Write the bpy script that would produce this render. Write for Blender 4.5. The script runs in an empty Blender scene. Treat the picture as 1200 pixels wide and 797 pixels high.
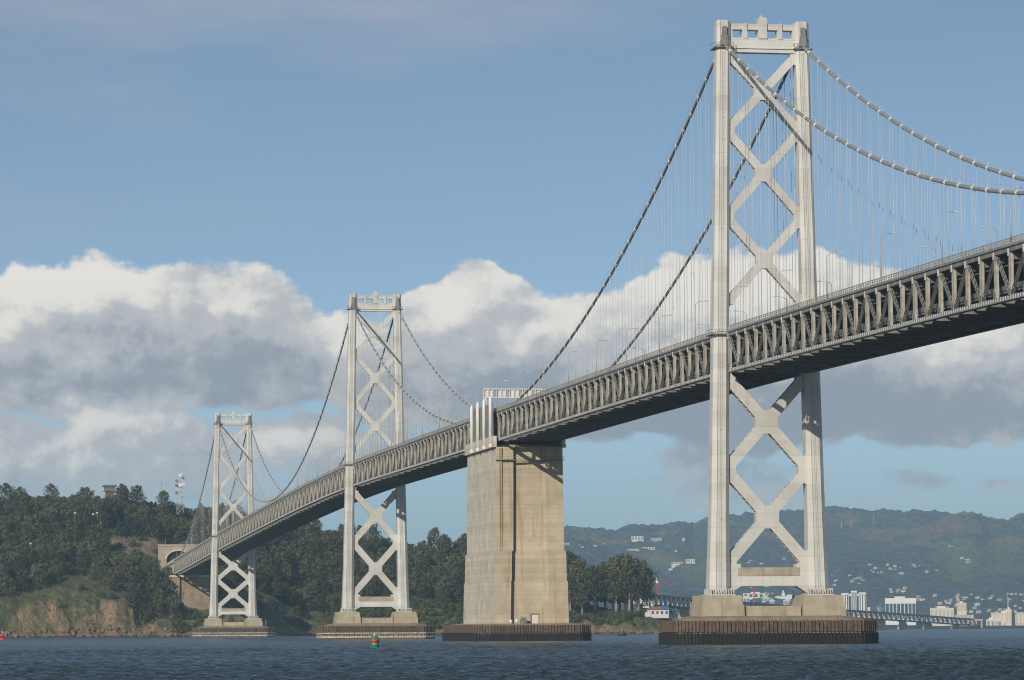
import bpy, math, random
import numpy as np
from mathutils import Vector, Matrix

random.seed(7)
rng = np.random.RandomState(11)
sc = bpy.context.scene
COL = sc.collection
R = math.radians

# ------------------------------------------------------------------ camera
CX, CY, CZ = -213.876, -872.04, 4.131
YAW, PIT, ROLL, FPX = .1701, .0802, -.0056, 4212.46
FW = Vector((math.sin(YAW)*math.cos(PIT), math.cos(YAW)*math.cos(PIT), math.sin(PIT)))
RT0 = Vector((math.cos(YAW), -math.sin(YAW), 0))
UP0 = RT0.cross(FW)
RT = RT0*math.cos(ROLL) + UP0*math.sin(ROLL)
UP = UP0*math.cos(ROLL) - RT0*math.sin(ROLL)
cam = bpy.data.cameras.new("camera")
camo = bpy.data.objects.new("camera", cam)
COL.objects.link(camo)
m = Matrix.Identity(4)
for i in range(3):
    m[i][0], m[i][1], m[i][2] = RT[i], UP[i], -FW[i]
m[0][3], m[1][3], m[2][3] = CX, CY, CZ
camo.matrix_world = m
cam.sensor_width = 36
cam.lens = FPX/1200*36
cam.clip_start, cam.clip_end = 1, 60000
sc.camera = camo


def ray(px, py):
    return FW + RT*((px-600)/FPX) - UP*((py-398.5)/FPX)


def at_dist(px, py, D):
    r = ray(px, py)
    return Vector((CX, CY, CZ)) + r*(D/math.hypot(r.x, r.y))


# ------------------------------------------------------------------ mesh building
class MB:
    def __init__(s):
        s.v, s.f, s.m, s.sm = [], [], [], []

    def add(s, vs, fs, mi=0, smooth=False):
        b = len(s.v)
        s.v += [tuple(p) for p in vs]
        s.f += [tuple(b+i for i in f) for f in fs]
        s.m += [mi]*len(fs)
        s.sm += [smooth]*len(fs)

    def box(s, x0, x1, y0, y1, z0, z1, mi=0):
        s.add([(x0, y0, z0), (x1, y0, z0), (x1, y1, z0), (x0, y1, z0), (x0, y0, z1), (x1, y0, z1), (x1, y1, z1), (x0, y1, z1)],
              [(0, 3, 2, 1), (4, 5, 6, 7), (0, 1, 5, 4), (1, 2, 6, 5), (2, 3, 7, 6), (3, 0, 4, 7)], mi)

    def beam(s, p0, p1, w, h, up=(0, 0, 1), mi=0):
        """box from p0 to p1, w across, h along up"""
        p0, p1 = Vector(p0), Vector(p1)
        d = (p1-p0).normalized()
        a = d.cross(Vector(up))
        if a.length < 1e-4:
            a = d.cross(Vector((1, 0, 0)))
        a.normalize()
        u = a.cross(d)
        c = [(-1, -1), (1, -1), (1, 1), (-1, 1)]
        vs = [p + a*(w/2*i) + u*(h/2*j) for p in (p0, p1) for i, j in c]
        s.add(vs, [(3, 2, 1, 0), (4, 5, 6, 7), (0, 1, 5, 4), (1, 2, 6, 5), (2, 3, 7, 6), (3, 0, 4, 7)], mi)

    def loft(s, rings, caps=True, mi=0, smooth=False):
        n = len(rings[0])
        vs = [p for r in rings for p in r]
        fs = []
        for k in range(len(rings)-1):
            for i in range(n):
                j = (i+1) % n
                fs.append((k*n+i, k*n+j, (k+1)*n+j, (k+1)*n+i))
        if caps:
            fs.append(tuple(range(n-1, -1, -1)))
            fs.append(tuple((len(rings)-1)*n+i for i in range(n)))
        s.add(vs, fs, mi, smooth)

    def prism_y(s, poly, y0, y1, mi=0):
        """polygon in x,z (counter-clockwise seen from -y) extruded along y"""
        s.loft([[(x, y0, z) for x, z in poly], [(x, y1, z) for x, z in poly]], True, mi)

    def prism_z(s, poly, z0, z1, mi=0):
        s.loft([[(x, y, z0) for x, y in poly], [(x, y, z1) for x, y in poly]], True, mi)

    def tube(s, pts, r, n=6, mi=0, smooth=True, caps=True):
        rings = []
        pts = [Vector(p) for p in pts]
        for i, p in enumerate(pts):
            d = (pts[min(i+1, len(pts)-1)]-pts[max(i-1, 0)]).normalized()
            a = d.cross(Vector((0, 0, 1)))
            if a.length < 1e-3:
                a = Vector((1, 0, 0))
            a.normalize()
            u = a.cross(d)
            rr = r[i] if isinstance(r, (list, tuple)) else r
            rings.append([p + (a*math.cos(2*math.pi*k/n)+u*math.sin(2*math.pi*k/n))*rr for k in range(n)])
        s.loft(rings, caps, mi, smooth)

    def lathe(s, prof, cx=0, cy=0, n=12, mi=0, smooth=True):
        s.loft([[(cx+r*math.cos(2*math.pi*k/n), cy+r*math.sin(2*math.pi*k/n), z) for k in range(n)] for r, z in prof], True, mi, smooth)

    def mesh(s, name, mats):
        me = bpy.data.meshes.new(name)
        me.from_pydata(s.v, [], s.f)
        for mm in (mats if isinstance(mats, (list, tuple)) else [mats]):
            me.materials.append(mm)
        me.polygons.foreach_set("material_index", s.m)
        me.polygons.foreach_set("use_smooth", s.sm)
        me.update()
        return me

    def build(s, name, mats, parent=None):
        o = bpy.data.objects.new(name, s.mesh(name, mats))
        COL.objects.link(o)
        if parent is not None:
            o.parent = parent
            o.location = -Vector(parent.location) if parent.parent is None and parent.type == 'EMPTY' else (0, 0, 0)
        return o


def tag(o, label=None, cat=None, group=None, kind=None):
    if label: o["label"] = label
    if cat: o["category"] = cat
    if group: o["group"] = group
    if kind: o["kind"] = kind
    return o


def thing(name, loc, label, cat, group=None):
    o = bpy.data.objects.new(name, None)
    COL.objects.link(o)
    o.location = loc
    o.empty_display_size = 1
    return tag(o, label, cat, group)


def copy_tree(o, parent=None):
    c = o.copy()
    COL.objects.link(c)
    if parent is not None:
        c.parent = parent
    for ch in list(o.children):
        copy_tree(ch, c)
    return c


# ------------------------------------------------------------------ node helper
class NT:
    def __init__(s, tree):
        s.t = tree
        s.N, s.L = tree.nodes, tree.links

    def n(s, typ, ins=None, **kw):
        nd = s.N.new(typ)
        for k, v in kw.items():
            setattr(nd, k, v)
        for k, v in (ins or {}).items():
            s.set(nd.inputs[k], v)
        return nd

    def set(s, sock, v):
        if isinstance(v, bpy.types.NodeSocket):
            s.L.new(v, sock)
        elif isinstance(v, bpy.types.Node):
            s.L.new(v.outputs[0], sock)
        else:
            if sock.type == 'RGBA' and len(v) == 3:
                v = (*v, 1)
            sock.default_value = v

    def m(s, op, a, b=None, c=None, clamp=False):
        nd = s.n('ShaderNodeMath', operation=op, use_clamp=clamp)
        for i, x in enumerate((a, b, c)):
            if x is not None:
                s.set(nd.inputs[i], x)
        return nd.outputs[0]

    def mix(s, f, a, b, blend='MIX'):
        nd = s.n('ShaderNodeMix', data_type='RGBA', blend_type=blend, clamp_factor=True)
        s.set(nd.inputs[0], f)
        s.set(nd.inputs[6], a)
        s.set(nd.inputs[7], b)
        return nd.outputs[2]

    def ss(s, x, lo, hi, o0=0., o1=1.):
        nd = s.n('ShaderNodeMapRange', interpolation_type='SMOOTHSTEP')
        for i, v in enumerate((x, lo, hi, o0, o1)):
            s.set(nd.inputs[i], v)
        return nd.outputs[0]

    def noise(s, vec, scale, detail=3, rough=.5, dim='3D'):
        nd = s.n('ShaderNodeTexNoise', noise_dimensions=dim)
        if vec is not None:
            s.set(nd.inputs['Vector'], vec)
        nd.inputs['Scale'].default_value = scale
        nd.inputs['Detail'].default_value = detail
        nd.inputs['Roughness'].default_value = rough
        return nd.outputs[0]

    def scale(s, vec, v):
        nd = s.n('ShaderNodeVectorMath', operation='MULTIPLY')
        s.set(nd.inputs[0], vec)
        nd.inputs[1].default_value = v
        return nd.outputs[0]


def new_mat(name):
    mt = bpy.data.materials.new(name)
    mt.use_nodes = True
    nt = NT(mt.node_tree)
    bs = mt.node_tree.nodes['Principled BSDF']
    pos = nt.n('ShaderNodeNewGeometry').outputs['Position']
    return mt, nt, bs, pos


def col_mul(c, k):
    return tuple(x*k for x in c)


def surf(name, c, rough=.6, var=.15, scale=.3, stain=None, stain_amt=.0, streak=None, panels=None, metal=0., bump=0.):
    """painted / cast surface: base colour with mottling, vertical streaks, stains and plate joints"""
    mt, nt, bs, pos = new_mat(name)
    n1 = nt.noise(pos, scale, 5, .6)
    col = nt.mix(nt.ss(n1, .3, .7), col_mul(c, 1-var), col_mul(c, 1+var))
    if streak:
        sv = nt.scale(pos, (1, 1, .06))
        n2 = nt.noise(sv, streak[0], 4, .65)
        col = nt.mix(nt.ss(n2, streak[2], streak[2]+.2, 0, streak[3]), col, streak[1])
    if stain:
        n3 = nt.noise(pos, scale*.45, 6, .7)
        col = nt.mix(nt.ss(n3, .55, .75, 0, stain_amt), col, stain)
    if panels:
        # joints: horizontal lines every panels[0] metres, in a colour factor panels[1]
        sep = nt.n('ShaderNodeSeparateXYZ', {0: pos})
        fr = nt.m('FRACT', nt.m('DIVIDE', sep.outputs[2], panels[0]))
        ln = nt.m('LESS_THAN', fr, panels[2]/panels[0])
        cell = nt.m('FLOOR', nt.m('DIVIDE', sep.outputs[2], panels[0]))
        wn = nt.n('ShaderNodeTexWhiteNoise', noise_dimensions='1D')
        nt.set(wn.inputs['W'], cell)
        col = nt.mix(nt.ss(wn.outputs[0], 0, 1, 0, panels[3]), col, nt.mix(1., col, (.72, .70, .66), 'MULTIPLY'))
        col = nt.mix(nt.m('MULTIPLY', ln, panels[1]), col, (.10, .085, .065))
    nt.set(bs.inputs['Base Color'], col)
    bs.inputs['Roughness'].default_value = rough
    bs.inputs['Metallic'].default_value = metal
    if bump:
        b = nt.n('ShaderNodeBump', {'Height': n1, 'Strength': bump, 'Distance': .2})
        nt.set(bs.inputs['Normal'], b)
    return mt


M = {}
M['tower'] = surf('silver tower paint', (.555, .54, .50), .42, .10, .12, (.38, .31, .23), .3, (.9, (.36, .31, .25), .54, .45), (3.6, .17, .14, .42))
M['tower_d'] = surf('stained tower steel', (.36, .31, .24), .55, .2, .25, (.27, .15, .07), .6, (1.2, (.25, .15, .08), .5, .6))
M['steel'] = surf('grey truss paint', (.185, .18, .165), .55, .22, .35, (.18, .12, .08), .35)
M['post'] = surf('warm grey post paint', (.375, .345, .29), .55, .2, .5, (.26, .18, .12), .3, (1.5, (.25, .19, .13), .5, .5))
M['pale'] = surf('pale gusset paint', (.58, .57, .54), .5, .1, .5)
M['white'] = surf('white paint', (.66, .65, .62), .5, .06, .3, None, 0, (1.0, (.5, .47, .42), .62, .3))
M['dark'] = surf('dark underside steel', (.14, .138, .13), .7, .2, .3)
M['deck'] = surf('concrete road slab', (.24, .235, .22), .8, .1, .3)
M['rail'] = surf('worn railing paint', (.30, .265, .225), .6, .25, .8, (.2, .12, .07), .4)
M['cable'] = surf('grey cable wrap', (.25, .24, .225), .55, .14, .8)
M['band'] = surf('cast cable band', (.62, .61, .58), .5, .1, .8)
M['rope'] = surf('suspender rope paint', (.50, .485, .46), .6, .1, .5)
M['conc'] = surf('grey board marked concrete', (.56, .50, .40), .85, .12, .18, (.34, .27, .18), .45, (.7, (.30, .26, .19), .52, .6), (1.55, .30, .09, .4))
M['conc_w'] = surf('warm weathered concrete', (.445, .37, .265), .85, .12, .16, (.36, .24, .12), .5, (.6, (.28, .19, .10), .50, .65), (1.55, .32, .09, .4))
M['conc_b'] = surf('brown stained concrete', (.27, .20, .135), .9, .18, .2, (.17, .11, .06), .5, (.9, (.16, .11, .07), .5, .6))
M['pier'] = surf('pier concrete', (.36, .31, .23), .85, .14, .3, (.30, .19, .09), .5, (1.1, (.24, .15, .07), .5, .6))
M['pier_top'] = surf('mossy pier slope', (.25, .205, .125), .9, .2, .35, (.16, .15, .07), .6)
M['rust'] = surf('rusty sheet piling', (.125, .085, .062), .85, .35, .9, (.20, .115, .065), .5, (2.2, (.05, .04, .034), .45, .85))
M['black'] = surf('black tarred fender', (.012, .013, .013), .7, .3, .8, (.04, .034, .026), .3)
M['timber'] = surf('grey timber pile', (.17, .135, .11), .9, .25, .9, (.08, .06, .05), .5)
M['timber_l'] = surf('bleached timber', (.40, .35, .29), .9, .3, .9, (.10, .08, .06), .6)
M['lampm'] = surf('galvanised lamp steel', (.36, .36, .35), .5, .08, .5)
M['lamph'] = surf('lamp head', (.46, .46, .44), .4, .05, .5)
M['red'] = surf('red paint', (.50, .035, .03), .45, .1, .6)
M['green'] = surf('green paint', (.03, .25, .115), .4, .1, .6)
M['blue'] = surf('blue tarpaulin', (.07, .15, .40), .5, .15, .8)
M['roofr'] = surf('red tile roof', (.32, .12, .075), .8, .2, .8)
M['cream'] = surf('cream wall', (.62, .56, .46), .8, .08, .05)
M['beige'] = surf('beige wall', (.46, .41, .33), .8, .1, .05)
M['glass'] = surf('dark window glass', (.05, .06, .08), .15, .2, .1)
M['roofg'] = surf('grey roof', (.22, .21, .2), .8, .15, .05)
M['trunk'] = surf('bark', (.12, .09, .065), .9, .25, .8)
M['trunk_p'] = surf('pale eucalyptus bark', (.34, .28, .22), .9, .25, .6)


def foliage(name, c1, c2):
    mt, nt, bs, pos = new_mat(name)
    oi = nt.n('ShaderNodeObjectInfo')
    n1 = nt.noise(pos, .28, 3, .6)
    f = nt.m('ADD', nt.m('MULTIPLY', n1, .7), nt.m('MULTIPLY', oi.outputs['Random'], .5))
    col = nt.mix(nt.ss(f, .25, .95), c1, c2)
    nt.set(bs.inputs['Base Color'], col)
    bs.inputs['Roughness'].default_value = .7
    bs.inputs['Specular IOR Level'].default_value = .25
    return mt


M['leaf'] = foliage('dark evergreen leaves', (.024, .033, .017), (.088, .088, .042))
M['leaf2'] = foliage('olive leaves', (.038, .044, .020), (.105, .100, .046))
M['leaf3'] = foliage('bush leaves', (.038, .055, .018), (.10, .115, .038))

# ------------------------------------------------------------------ levels along the bridge
S3, S4, S5, S6, SY = 0., 370.5, 741., 1435., 1790.
_rs = np.array([-700, -420, -241, -122, 0, 170, 370, 585, 700, 785, 900, 1046, 1235, 1435, 1600, 1790, 1900])
_rz = np.array([66.5, 72.6, 75.9, 77.5, 78.9, 79.6, 79.9, 80.2, 80.3, 79.9, 78.4, 75.6, 71.3, 66.5, 62.0, 57.1, 54.3])


def railtop(s):
    # smooth the polyline with a running average over 80 m
    return float(np.mean(np.interp(np.linspace(s-45, s+45, 7), _rs, _rz)))


HX = 10.06   # half distance between the two trusses / cables


def cable_z(s):
    if s <= S3:
        return 76 + (150.8-76)*((s+352)/352)**2
    if s <= 346:
        return 150.8 - (150.8-77)*s/346 - 4*14*(s/346)*(1-s/346)
    if s < 395:
        return 77
    if s <= S5:
        q = S5-s
        return 150.5 - (150.5-77)*q/346 - 4*14.3*(q/346)*(1-q/346)
    if s <= S6:
        t = (s-S5)/(S6-S5)
        return 150.5 + (138.5-150.5)*t - 4*69*t*(1-t)
    q = (s-S6)/(1772-S6)
    return 138.5 + (55.-138.5)*q - 4*13.5*q*(1-q)


# ------------------------------------------------------------------ towers
def leg_hw(t):
    return float(np.interp(t, [0, .13, .46, 1], [2.68, 2.27, 1.98, 1.68]))


def leg_ring(z, t, side, cx):
    hw = leg_hw(t)
    hd = hw*1.3
    ch = hw*(.52-.1*t)
    f, e = hw-ch, .18
    pts = [(-hw, -hd+ch), (-f, -hd), (-f+.04, -hd+e), (f-.04, -hd+e), (f, -hd), (hw, -hd+ch), (hw, hd-ch), (f, hd), (f-.04, hd-e), (-f+.04, hd-e), (-f, hd), (-hw, hd-ch)]
    return [(side*cx+x, y, z) for x, y in pts]


def cross_brace(xa, xb, z0, z1, w, hd, node=True):
    """one X between the legs; xa = inner half width at z0, xb at z1"""
    b = MB()
    for sgn in (1, -1):
        p0, p1 = Vector((-sgn*(xa+.6), 0, z0)), Vector((sgn*(xb+.6), 0, z1))
        d = (p1-p0).normalized()
        n = Vector((-d.z, 0, d.x))
        for y in (-1, 1):
            yy = y*(hd-.12)
            b.beam(p0+Vector((0, yy, 0)), p1+Vector((0, yy, 0)), w, .24, up=(0, 1, 0))
        L = (p1-p0).length
        k = int(L/1.5)
        for i in range(k):
            q = p0+d*((i+.5)*L/k)
            for e in (-1, 1):
                c = q + n*(e*(w/2-.1))
                b.beam(c-d*.36, c+d*.36, .16, 2*hd-.5, up=(0, 1, 0))
    # centre gusset
    zc = z0 + (z1-z0)*xa/(xa+xb)
    g = w*1.05
    c = g*.62
    poly = [(-c, zc-g), (c, zc-g), (g, zc-c), (g, zc+c), (c, zc+g), (-c, zc+g), (-g, zc+c), (-g, zc-c)]
    b.prism_y(poly, -hd-.05, hd+.05)
    if node:
        for sx in (-1, 1):
            for zz, xx, dz in ((z0, xa, 1), (z1, xb, -1)):
                pl = [(sx*(xx+.5), zz), (sx*(xx-1.25*w*.55), zz), (sx*(xx-1.25*w*.55), zz+dz*w*.35), (sx*(xx-.2), zz+dz*w*1.35), (sx*(xx+.5), zz+dz*w*1.35)]
                if sx*dz > 0:
                    pl = pl[::-1]
                b.prism_y(pl, -hd-.06, hd+.06)
    return b


def make_tower(s, top, zdeck, upper, lower, strut, zfoot, label):
    T = thing('bridge_tower', (0, s, 0), label, 'bridge tower', 'steel towers of the bridge')
    cxf = lambda z: 12.63 + (10.06-12.63)*(z-zfoot)/(top-zfoot)
    tt = lambda z: (z-zfoot)/(top-zfoot)
    inner = lambda z: cxf(z) - leg_hw(tt(z))
    O = Vector((0, s, 0))

    def put(b, name, mats, par=T):
        o = b.build(name, mats)
        o.parent = par
        return o
    ztop = top-.5
    for side in (-1, 1):
        b = MB()
        zs = [zfoot+.25, zfoot+.13*(top-zfoot), (zfoot+zdeck)/2+5, zdeck, (zdeck+top)/2, top-6.6]
        rings = [leg_ring(z, tt(z), side, cxf(z)) for z in zs]
        b.loft(rings)
        leg = put(b, 'leg', M['tower'])
        # head block with the saddle house
        b = MB()
        r0 = leg_ring(top-6.57, tt(top-6.6)-.02, side, cxf(top-6.6))
        cxh = cxf(top-3)
        hr = lambda z, k, kd: [(side*cxh+(p[0]-side*cxf(top-6.6))*k, p[1]*kd, z) for p in r0]
        b.loft([hr(top-6.57, 1.03, 1.05), hr(top-.55, 1.03, 1.05), hr(top, .9, .9)])
        head = put(b, 'leg_head', M['tower'])
        for y0, y1 in ((-3.1, -2.2), (2.2, 3.1)):
            b = MB()
            b.box(side*cxh-.75, side*cxh+.75, y0, y1, top-6.4, top-3.9)
            b.box(side*cxh-.55, side*cxh+.55, y0*.98, y1*.98, top-3.9, top-1.7)
            for k in range(4):
                b.box(side*cxh-1.05+k*.6, side*cxh-.8+k*.6, y0*.93, y1*.93, top-6.5, top-5.2)
            put(b, 'saddle_casting', M['steel'], head)
        # platforms round the leg
        for zp, ext, nm in ((top-7.1, .75, 'walkway_ring'), (zdeck-1.4, .95, 'walkway_ring')):
            b = MB()
            hw, hd, cx = leg_hw(tt(zp)), leg_hw(tt(zp))*1.3, side*cxf(zp)
            o1 = hd+ext
            b.box(cx-hw-ext, cx+hw+ext, -o1, -hd-.02, zp, zp+.22)
            b.box(cx-hw-ext, cx+hw+ext, hd+.02, o1, zp, zp+.22)
            b.box(cx-hw-ext, cx-hw-.02, -hd-.02, hd+.02, zp, zp+.22)
            b.box(cx+hw+.02, cx+hw+ext, -hd-.02, hd+.02, zp, zp+.22)
            for q in range(7):
                xx = cx-hw-ext+.1+q*(2*hw+2*ext-.2)/6
                b.box(xx-.05, xx+.05, -o1+.03, -o1+.13, zp+.22, zp+1.25)
            b.box(cx-hw-ext, cx+hw+ext, -o1+.02, -o1+.14, zp+1.25, zp+1.35)
            b.box(cx-hw-ext, cx-hw-ext+.1, -o1+.15, o1, zp+1.25, zp+1.35)
            put(b, nm, M['steel'])
        # foot with stiffener fins
        b = MB()
        hw, hd, cx = 2.75, 3.58, side*cxf(zfoot)
        b.box(cx-hw-.7, cx+hw+.7, -hd-.7, hd+.7, zfoot, zfoot+.24)
        for k in range(9):
            u = -1+2*k/8
            for yy in (-1, 1):
                b.loft([[(cx+u*hw*.92-.09, yy*(hd-.3-max(0, abs(u)-.5)*2.6), zfoot+.25), (cx+u*hw*.92+.09, yy*(hd-.3-max(0, abs(u)-.5)*2.6), zfoot+.25), (cx+u*hw*.92+.09, yy*(hd+.55), zfoot+.25), (cx+u*hw*.92-.09, yy*(hd+.55), zfoot+.25)],
                        [(cx+u*hw*.92-.09, yy*(hd-.4-max(0, abs(u)-.5)*2.6), zfoot+1.5), (cx+u*hw*.92+.09, yy*(hd-.4-max(0, abs(u)-.5)*2.6), zfoot+1.5), (cx+u*hw*.92+.09, yy*(hd+.02), zfoot+1.5), (cx+u*hw*.92-.09, yy*(hd+.02), zfoot+1.5)]])
            for xx in (-1, 1):
                yv = u*hd*.8
                b.box(cx+xx*(hw-.1)-.25, cx+xx*(hw-.1)+.45*xx+.25, yv-.09, yv+.09, zfoot+.25, zfoot+1.7)
        put(b, 'foot_flange', M['tower'], leg)
        # ladder with its conduit up the front of the leg
        b = MB()
        zl = [zfoot+2+q*(top-8-zfoot-2)/24 for q in range(25)]
        for za, zb in zip(zl[:-1], zl[1:]):
            ya, yb = -leg_hw(tt(za))*1.3+.18, -leg_hw(tt(zb))*1.3+.18
            xa, xb = side*cxf(za)-.35, side*cxf(zb)-.35
            for o_ in (0, .42):
                b.beam((xa+o_, ya-.05, za), (xb+o_, yb-.05, zb), .06, .07, up=(0, 1, 0))
            b.box(xa-.05, xa+.5, ya-.1, ya-.01, za, za+.08)
        put(b, 'access_ladder', M['lampm'], leg)
    # cross bracing above and below the deck
    for i in range(len(upper)-1):
        z1, z0 = upper[i], upper[i+1]
        put(cross_brace(inner(z0), inner(z1), z0, z1, 2.05, .95), 'cross_brace', M['tower'])
    for i in range(len(lower)-1):
        z1, z0 = lower[i], lower[i+1]
        put(cross_brace(inner(z0), inner(z1), z0, z1, 2.75, 1.15), 'cross_brace', M['tower'])
    # bottom strut
    xi = inner((strut[0]+strut[1])/2)
    b = MB()
    zm = strut[0]+(strut[1]-strut[0])*.55
    b.box(-xi-.3, xi+.3, -1.5, 1.5, strut[0], zm, 0)
    b.box(-xi+2.1, xi-2.1, -1.7, 1.35, zm+.003, strut[1], 1)
    for sx in (-1, 1):
        pl = [(sx*(xi+.4), strut[0]-1.9), (sx*(xi+.1), strut[0]-1.9), (sx*(xi-2.9), strut[0]-.02), (sx*(xi-2.9), lower[-1]+.3), (sx*(xi+.4), lower[-1]+.3)]
        if sx > 0:
            pl = pl[::-1]
        b.prism_y(pl, -1.55, 1.55, 0)
    put(b, 'bottom_strut', [M['tower'], M['tower_d']])
    # portal at the top
    xi = inner(top-4)
    k = (top-148.2)/8.0 if top < 150 else 1.
    zb, z1, z2, z3, zt = top-8, top-4.3, top-2.25, top-.95, top-.9
    b = MB()
    b.box(-xi-.5, xi+.5, -1.25, 1.25, zb, top-7.05)
    b.box(-xi-.5, xi+.5, -1.6, 1.6, top-7.05, top-6.75)
    b.box(-xi-.5, xi+.5, -1.35, 1.35, top-6.75, z1-.35)
    b.box(-xi-.5, xi+.5, -1.2, 1.2, z1-.35, z1)
    for sx in (-1, 1):
        b.box(min(sx*(xi+.5), sx*(xi-.75)), max(sx*(xi+.5), sx*(xi-.75)), -1.15, 1.15, z1, z2)
        b.box(min(sx*5.15, sx*3.85), max(sx*5.15, sx*3.85), -1.15, 1.15, z1, z2)
        b.box(sx*4.5-.55, sx*4.5+.55, -1.5, -1.2, z1-.3, top-.6)
    b.box(-xi-.5, xi+.5, -1.2, 1.2, z2, z3+.2)
    pb = put(b, 'portal_beam', M['tower'])
    b = MB()
    b.box(-1.1, 1.1, -1.65, 1.65, z1-.2, top+.65)
    b.box(-.85, .85, -1.3, 1.3, top+.65, top+.9)
    b.box(-.1, .1, -.1, .1, top+.9, top+1.9)
    b.box(-.45, .35, -.3, .3, top+.9, top+1.35)
    put(b, 'beacon_pylon', M['tower'], pb)
    return T


make_tower(S3, 156.1, 78.2, [147.9, 128.4, 106.6, 84.6], [66.6, 43.4, 19.6], (14.4, 19.0), 12.1,
           'tall silver steel bridge tower, the nearest and largest in view, standing right of the anchorage')
make_tower(S5, 156.1, 79.8, [147.9, 128.4, 106.6, 84.6], [66.6, 43.4, 19.6], (14.4, 19.0), 12.1,
           'silver steel bridge tower left of the concrete anchorage, middle one of the three towers')
make_tower(S6, 143.6, 65.6, [135.5, 117.2, 94.0, 71.5], [54.0, 36.6, 18.6], (14.4, 18.2), 11.8,
           'smallest and farthest silver bridge tower, standing in front of the wooded island')


# ------------------------------------------------------------------ tower piers
def oct_ring(w, l, c, z, s=0):
    return [(-w+c, -l+s, z), (w-c, -l+s, z), (w, -l+c+s, z), (w, l-c+s, z), (w-c, l+s, z), (-w+c, l+s, z), (-w, l-c+s, z), (-w, -l+c+s, z)]


def ribs(b, w, l, c, z0, z1, step, t, d, gaps=None):
    """ribs round the octagon wall"""
    ring = oct_ring(w, l, c, 0)
    for i in range(8):
        p, q = Vector(ring[i]), Vector(ring[(i+1) % 8])
        e = q-p
        n = Vector((e.y, -e.x, 0)).normalized()
        k = max(1, int(e.length/step))
        for j in range(k):
            a = p+e*((j+.5)/k)
            jz = random.uniform(-.12, .12)
            b.beam(a+n*d*.5+Vector((0, 0, z0)), a+n*d*.5+Vector((0, 0, z1+jz)), t, d, up=n)


def make_pier(s, zf, label, w=25.6, l=14.5, style=0):
    P = thing('bridge_pier', (0, s, 0), label, 'bridge pier', 'concrete piers of the towers')

    def put(b, name, mats, par=P):
        o = b.build(name, mats)
        o.parent = par
        return o
    c = 5.
    # sloping concrete top
    b = MB()
    b.loft([oct_ring(w-.6, l-.6, c, -3), oct_ring(w-.6, l-.6, c, 5.3), oct_ring(w-4.5, l-3.6, c, 6.6), oct_ring(w-6.2, l-5.4, c, 7.0)])
    put(b, 'cap_slab', M['pier_top'])
    # upper rusty band
    b = MB()
    b.loft([oct_ring(w-.35, l-.35, c, 3.1), oct_ring(w-.35, l-.35, c, 5.75)])
    ribs(b, w-.35, l-.35, c, 3.1, 5.95, .95, .34, .4)
    put(b, 'sheet_pile_wall', M['rust'])
    b = MB()
    if style == 0:
        b.loft([oct_ring(w-.1, l-.1, c, -3), oct_ring(w-.1, l-.1, c, 2.75)])
        ribs(b, w-.1, l-.1, c, -2.5, 2.9, .95, .3, .34)
        for z in (.7, 1.9):
            b.loft([oct_ring(w+.1, l+.1, c, z), oct_ring(w+.1, l+.1, c, z+.2)])
        put(b, 'tarred_fender', M['black'])
    else:
        b.loft([oct_ring(w-1.6, l-1.6, c, -3), oct_ring(w-1.6, l-1.6, c, 3.0)])
        put(b, 'pier_core', M['black'])
        b = MB()
        ring = oct_ring(w-.2, l-.2, c, 0)
        for i in range(8):
            p, q = Vector(ring[i]), Vector(ring[(i+1) % 8])
            e = q-p
            k = max(2, int(e.length/1.15))
            for j in range(k):
                if random.random() < .16 and style == 2:
                    continue
                a = p+e*((j+.5)/k)
                b.tube([a+Vector((0, 0, -2.5)), a+Vector((0, 0, 3.05))], .3, 6)
        for z, h in ((.55, .75), (2.35, .5)):
            b.loft([oct_ring(w+.12, l+.12, c, z), oct_ring(w+.12, l+.12, c, z+h)], True, 1)
        put(b, 'timber_fender', [M['timber'], M['timber_l']])
    # pedestals and the wall between them
    for sx in (-1, 1):
        b = MB()
        cx = sx*12.9
        def rr(hx, hy, z): return [(cx-hx, -hy, z), (cx+hx, -hy, z), (cx+hx, hy, z), (cx-hx, hy, z)]
        b.loft([rr(5.5, 6.6, 6.2), rr(5.4, 6.5, 9.7)])
        b.loft([rr(5.1, 6.2, 9.7), rr(4.85, 5.95, zf)])
        put(b, 'pedestal', M['pier'])
    b = MB()
    b.box(-7.1, 7.1, -5.6, 5.6, 6.2, 9.45)
    put(b, 'tie_wall', M['pier'])
    return P


make_pier(S3, 12.1, 'wide pier with rusty sheet piling and black fender under the nearest tower')
make_pier(S5, 12.1, 'weathered pier with brown timber fender under the middle tower, left of the anchorage', style=2)
make_pier(S6, 11.8, 'small brown timber fendered pier under the farthest tower by the island shore', style=2)

# lamp / mark posts on the piers
for s, x, y, h, lb in ((S3, 23.2, -8.0, 7.4, 'thin dark mast standing on the right end of the nearest tower pier'), (S6, 20.5, -6, 4.5, 'short lamp post on the right end of the farthest tower pier')):
    b = MB()
    b.tube([(0, 0, 5.6), (0, 0, 5.6+h)], .16, 6)
    b.box(-.35, .35, -.35, .35, 5.6+h, 5.9+h)
    b.box(-.3, .3, -.3, .3, 5.2, 5.6)
    o = b.build('mark_post', M['dark'] if s == S3 else M['lampm'])
    o.location = (x, s+y, 0)
    tag(o, lb, 'post')

# ------------------------------------------------------------------ central anchorage
A = thing('anchorage_pier', (0, S4, 0), 'massive stepped concrete anchorage block between the nearest and middle towers', 'bridge anchorage')
LY = 32.
def aput(b, name, mats, par=A):
    o = b.build(name, mats)
    o.parent = par
    return o
def rect(hx, hy, z): return [(-hx, -hy, z), (hx, -hy, z), (hx, hy, z), (-hx, hy, z)]
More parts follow.
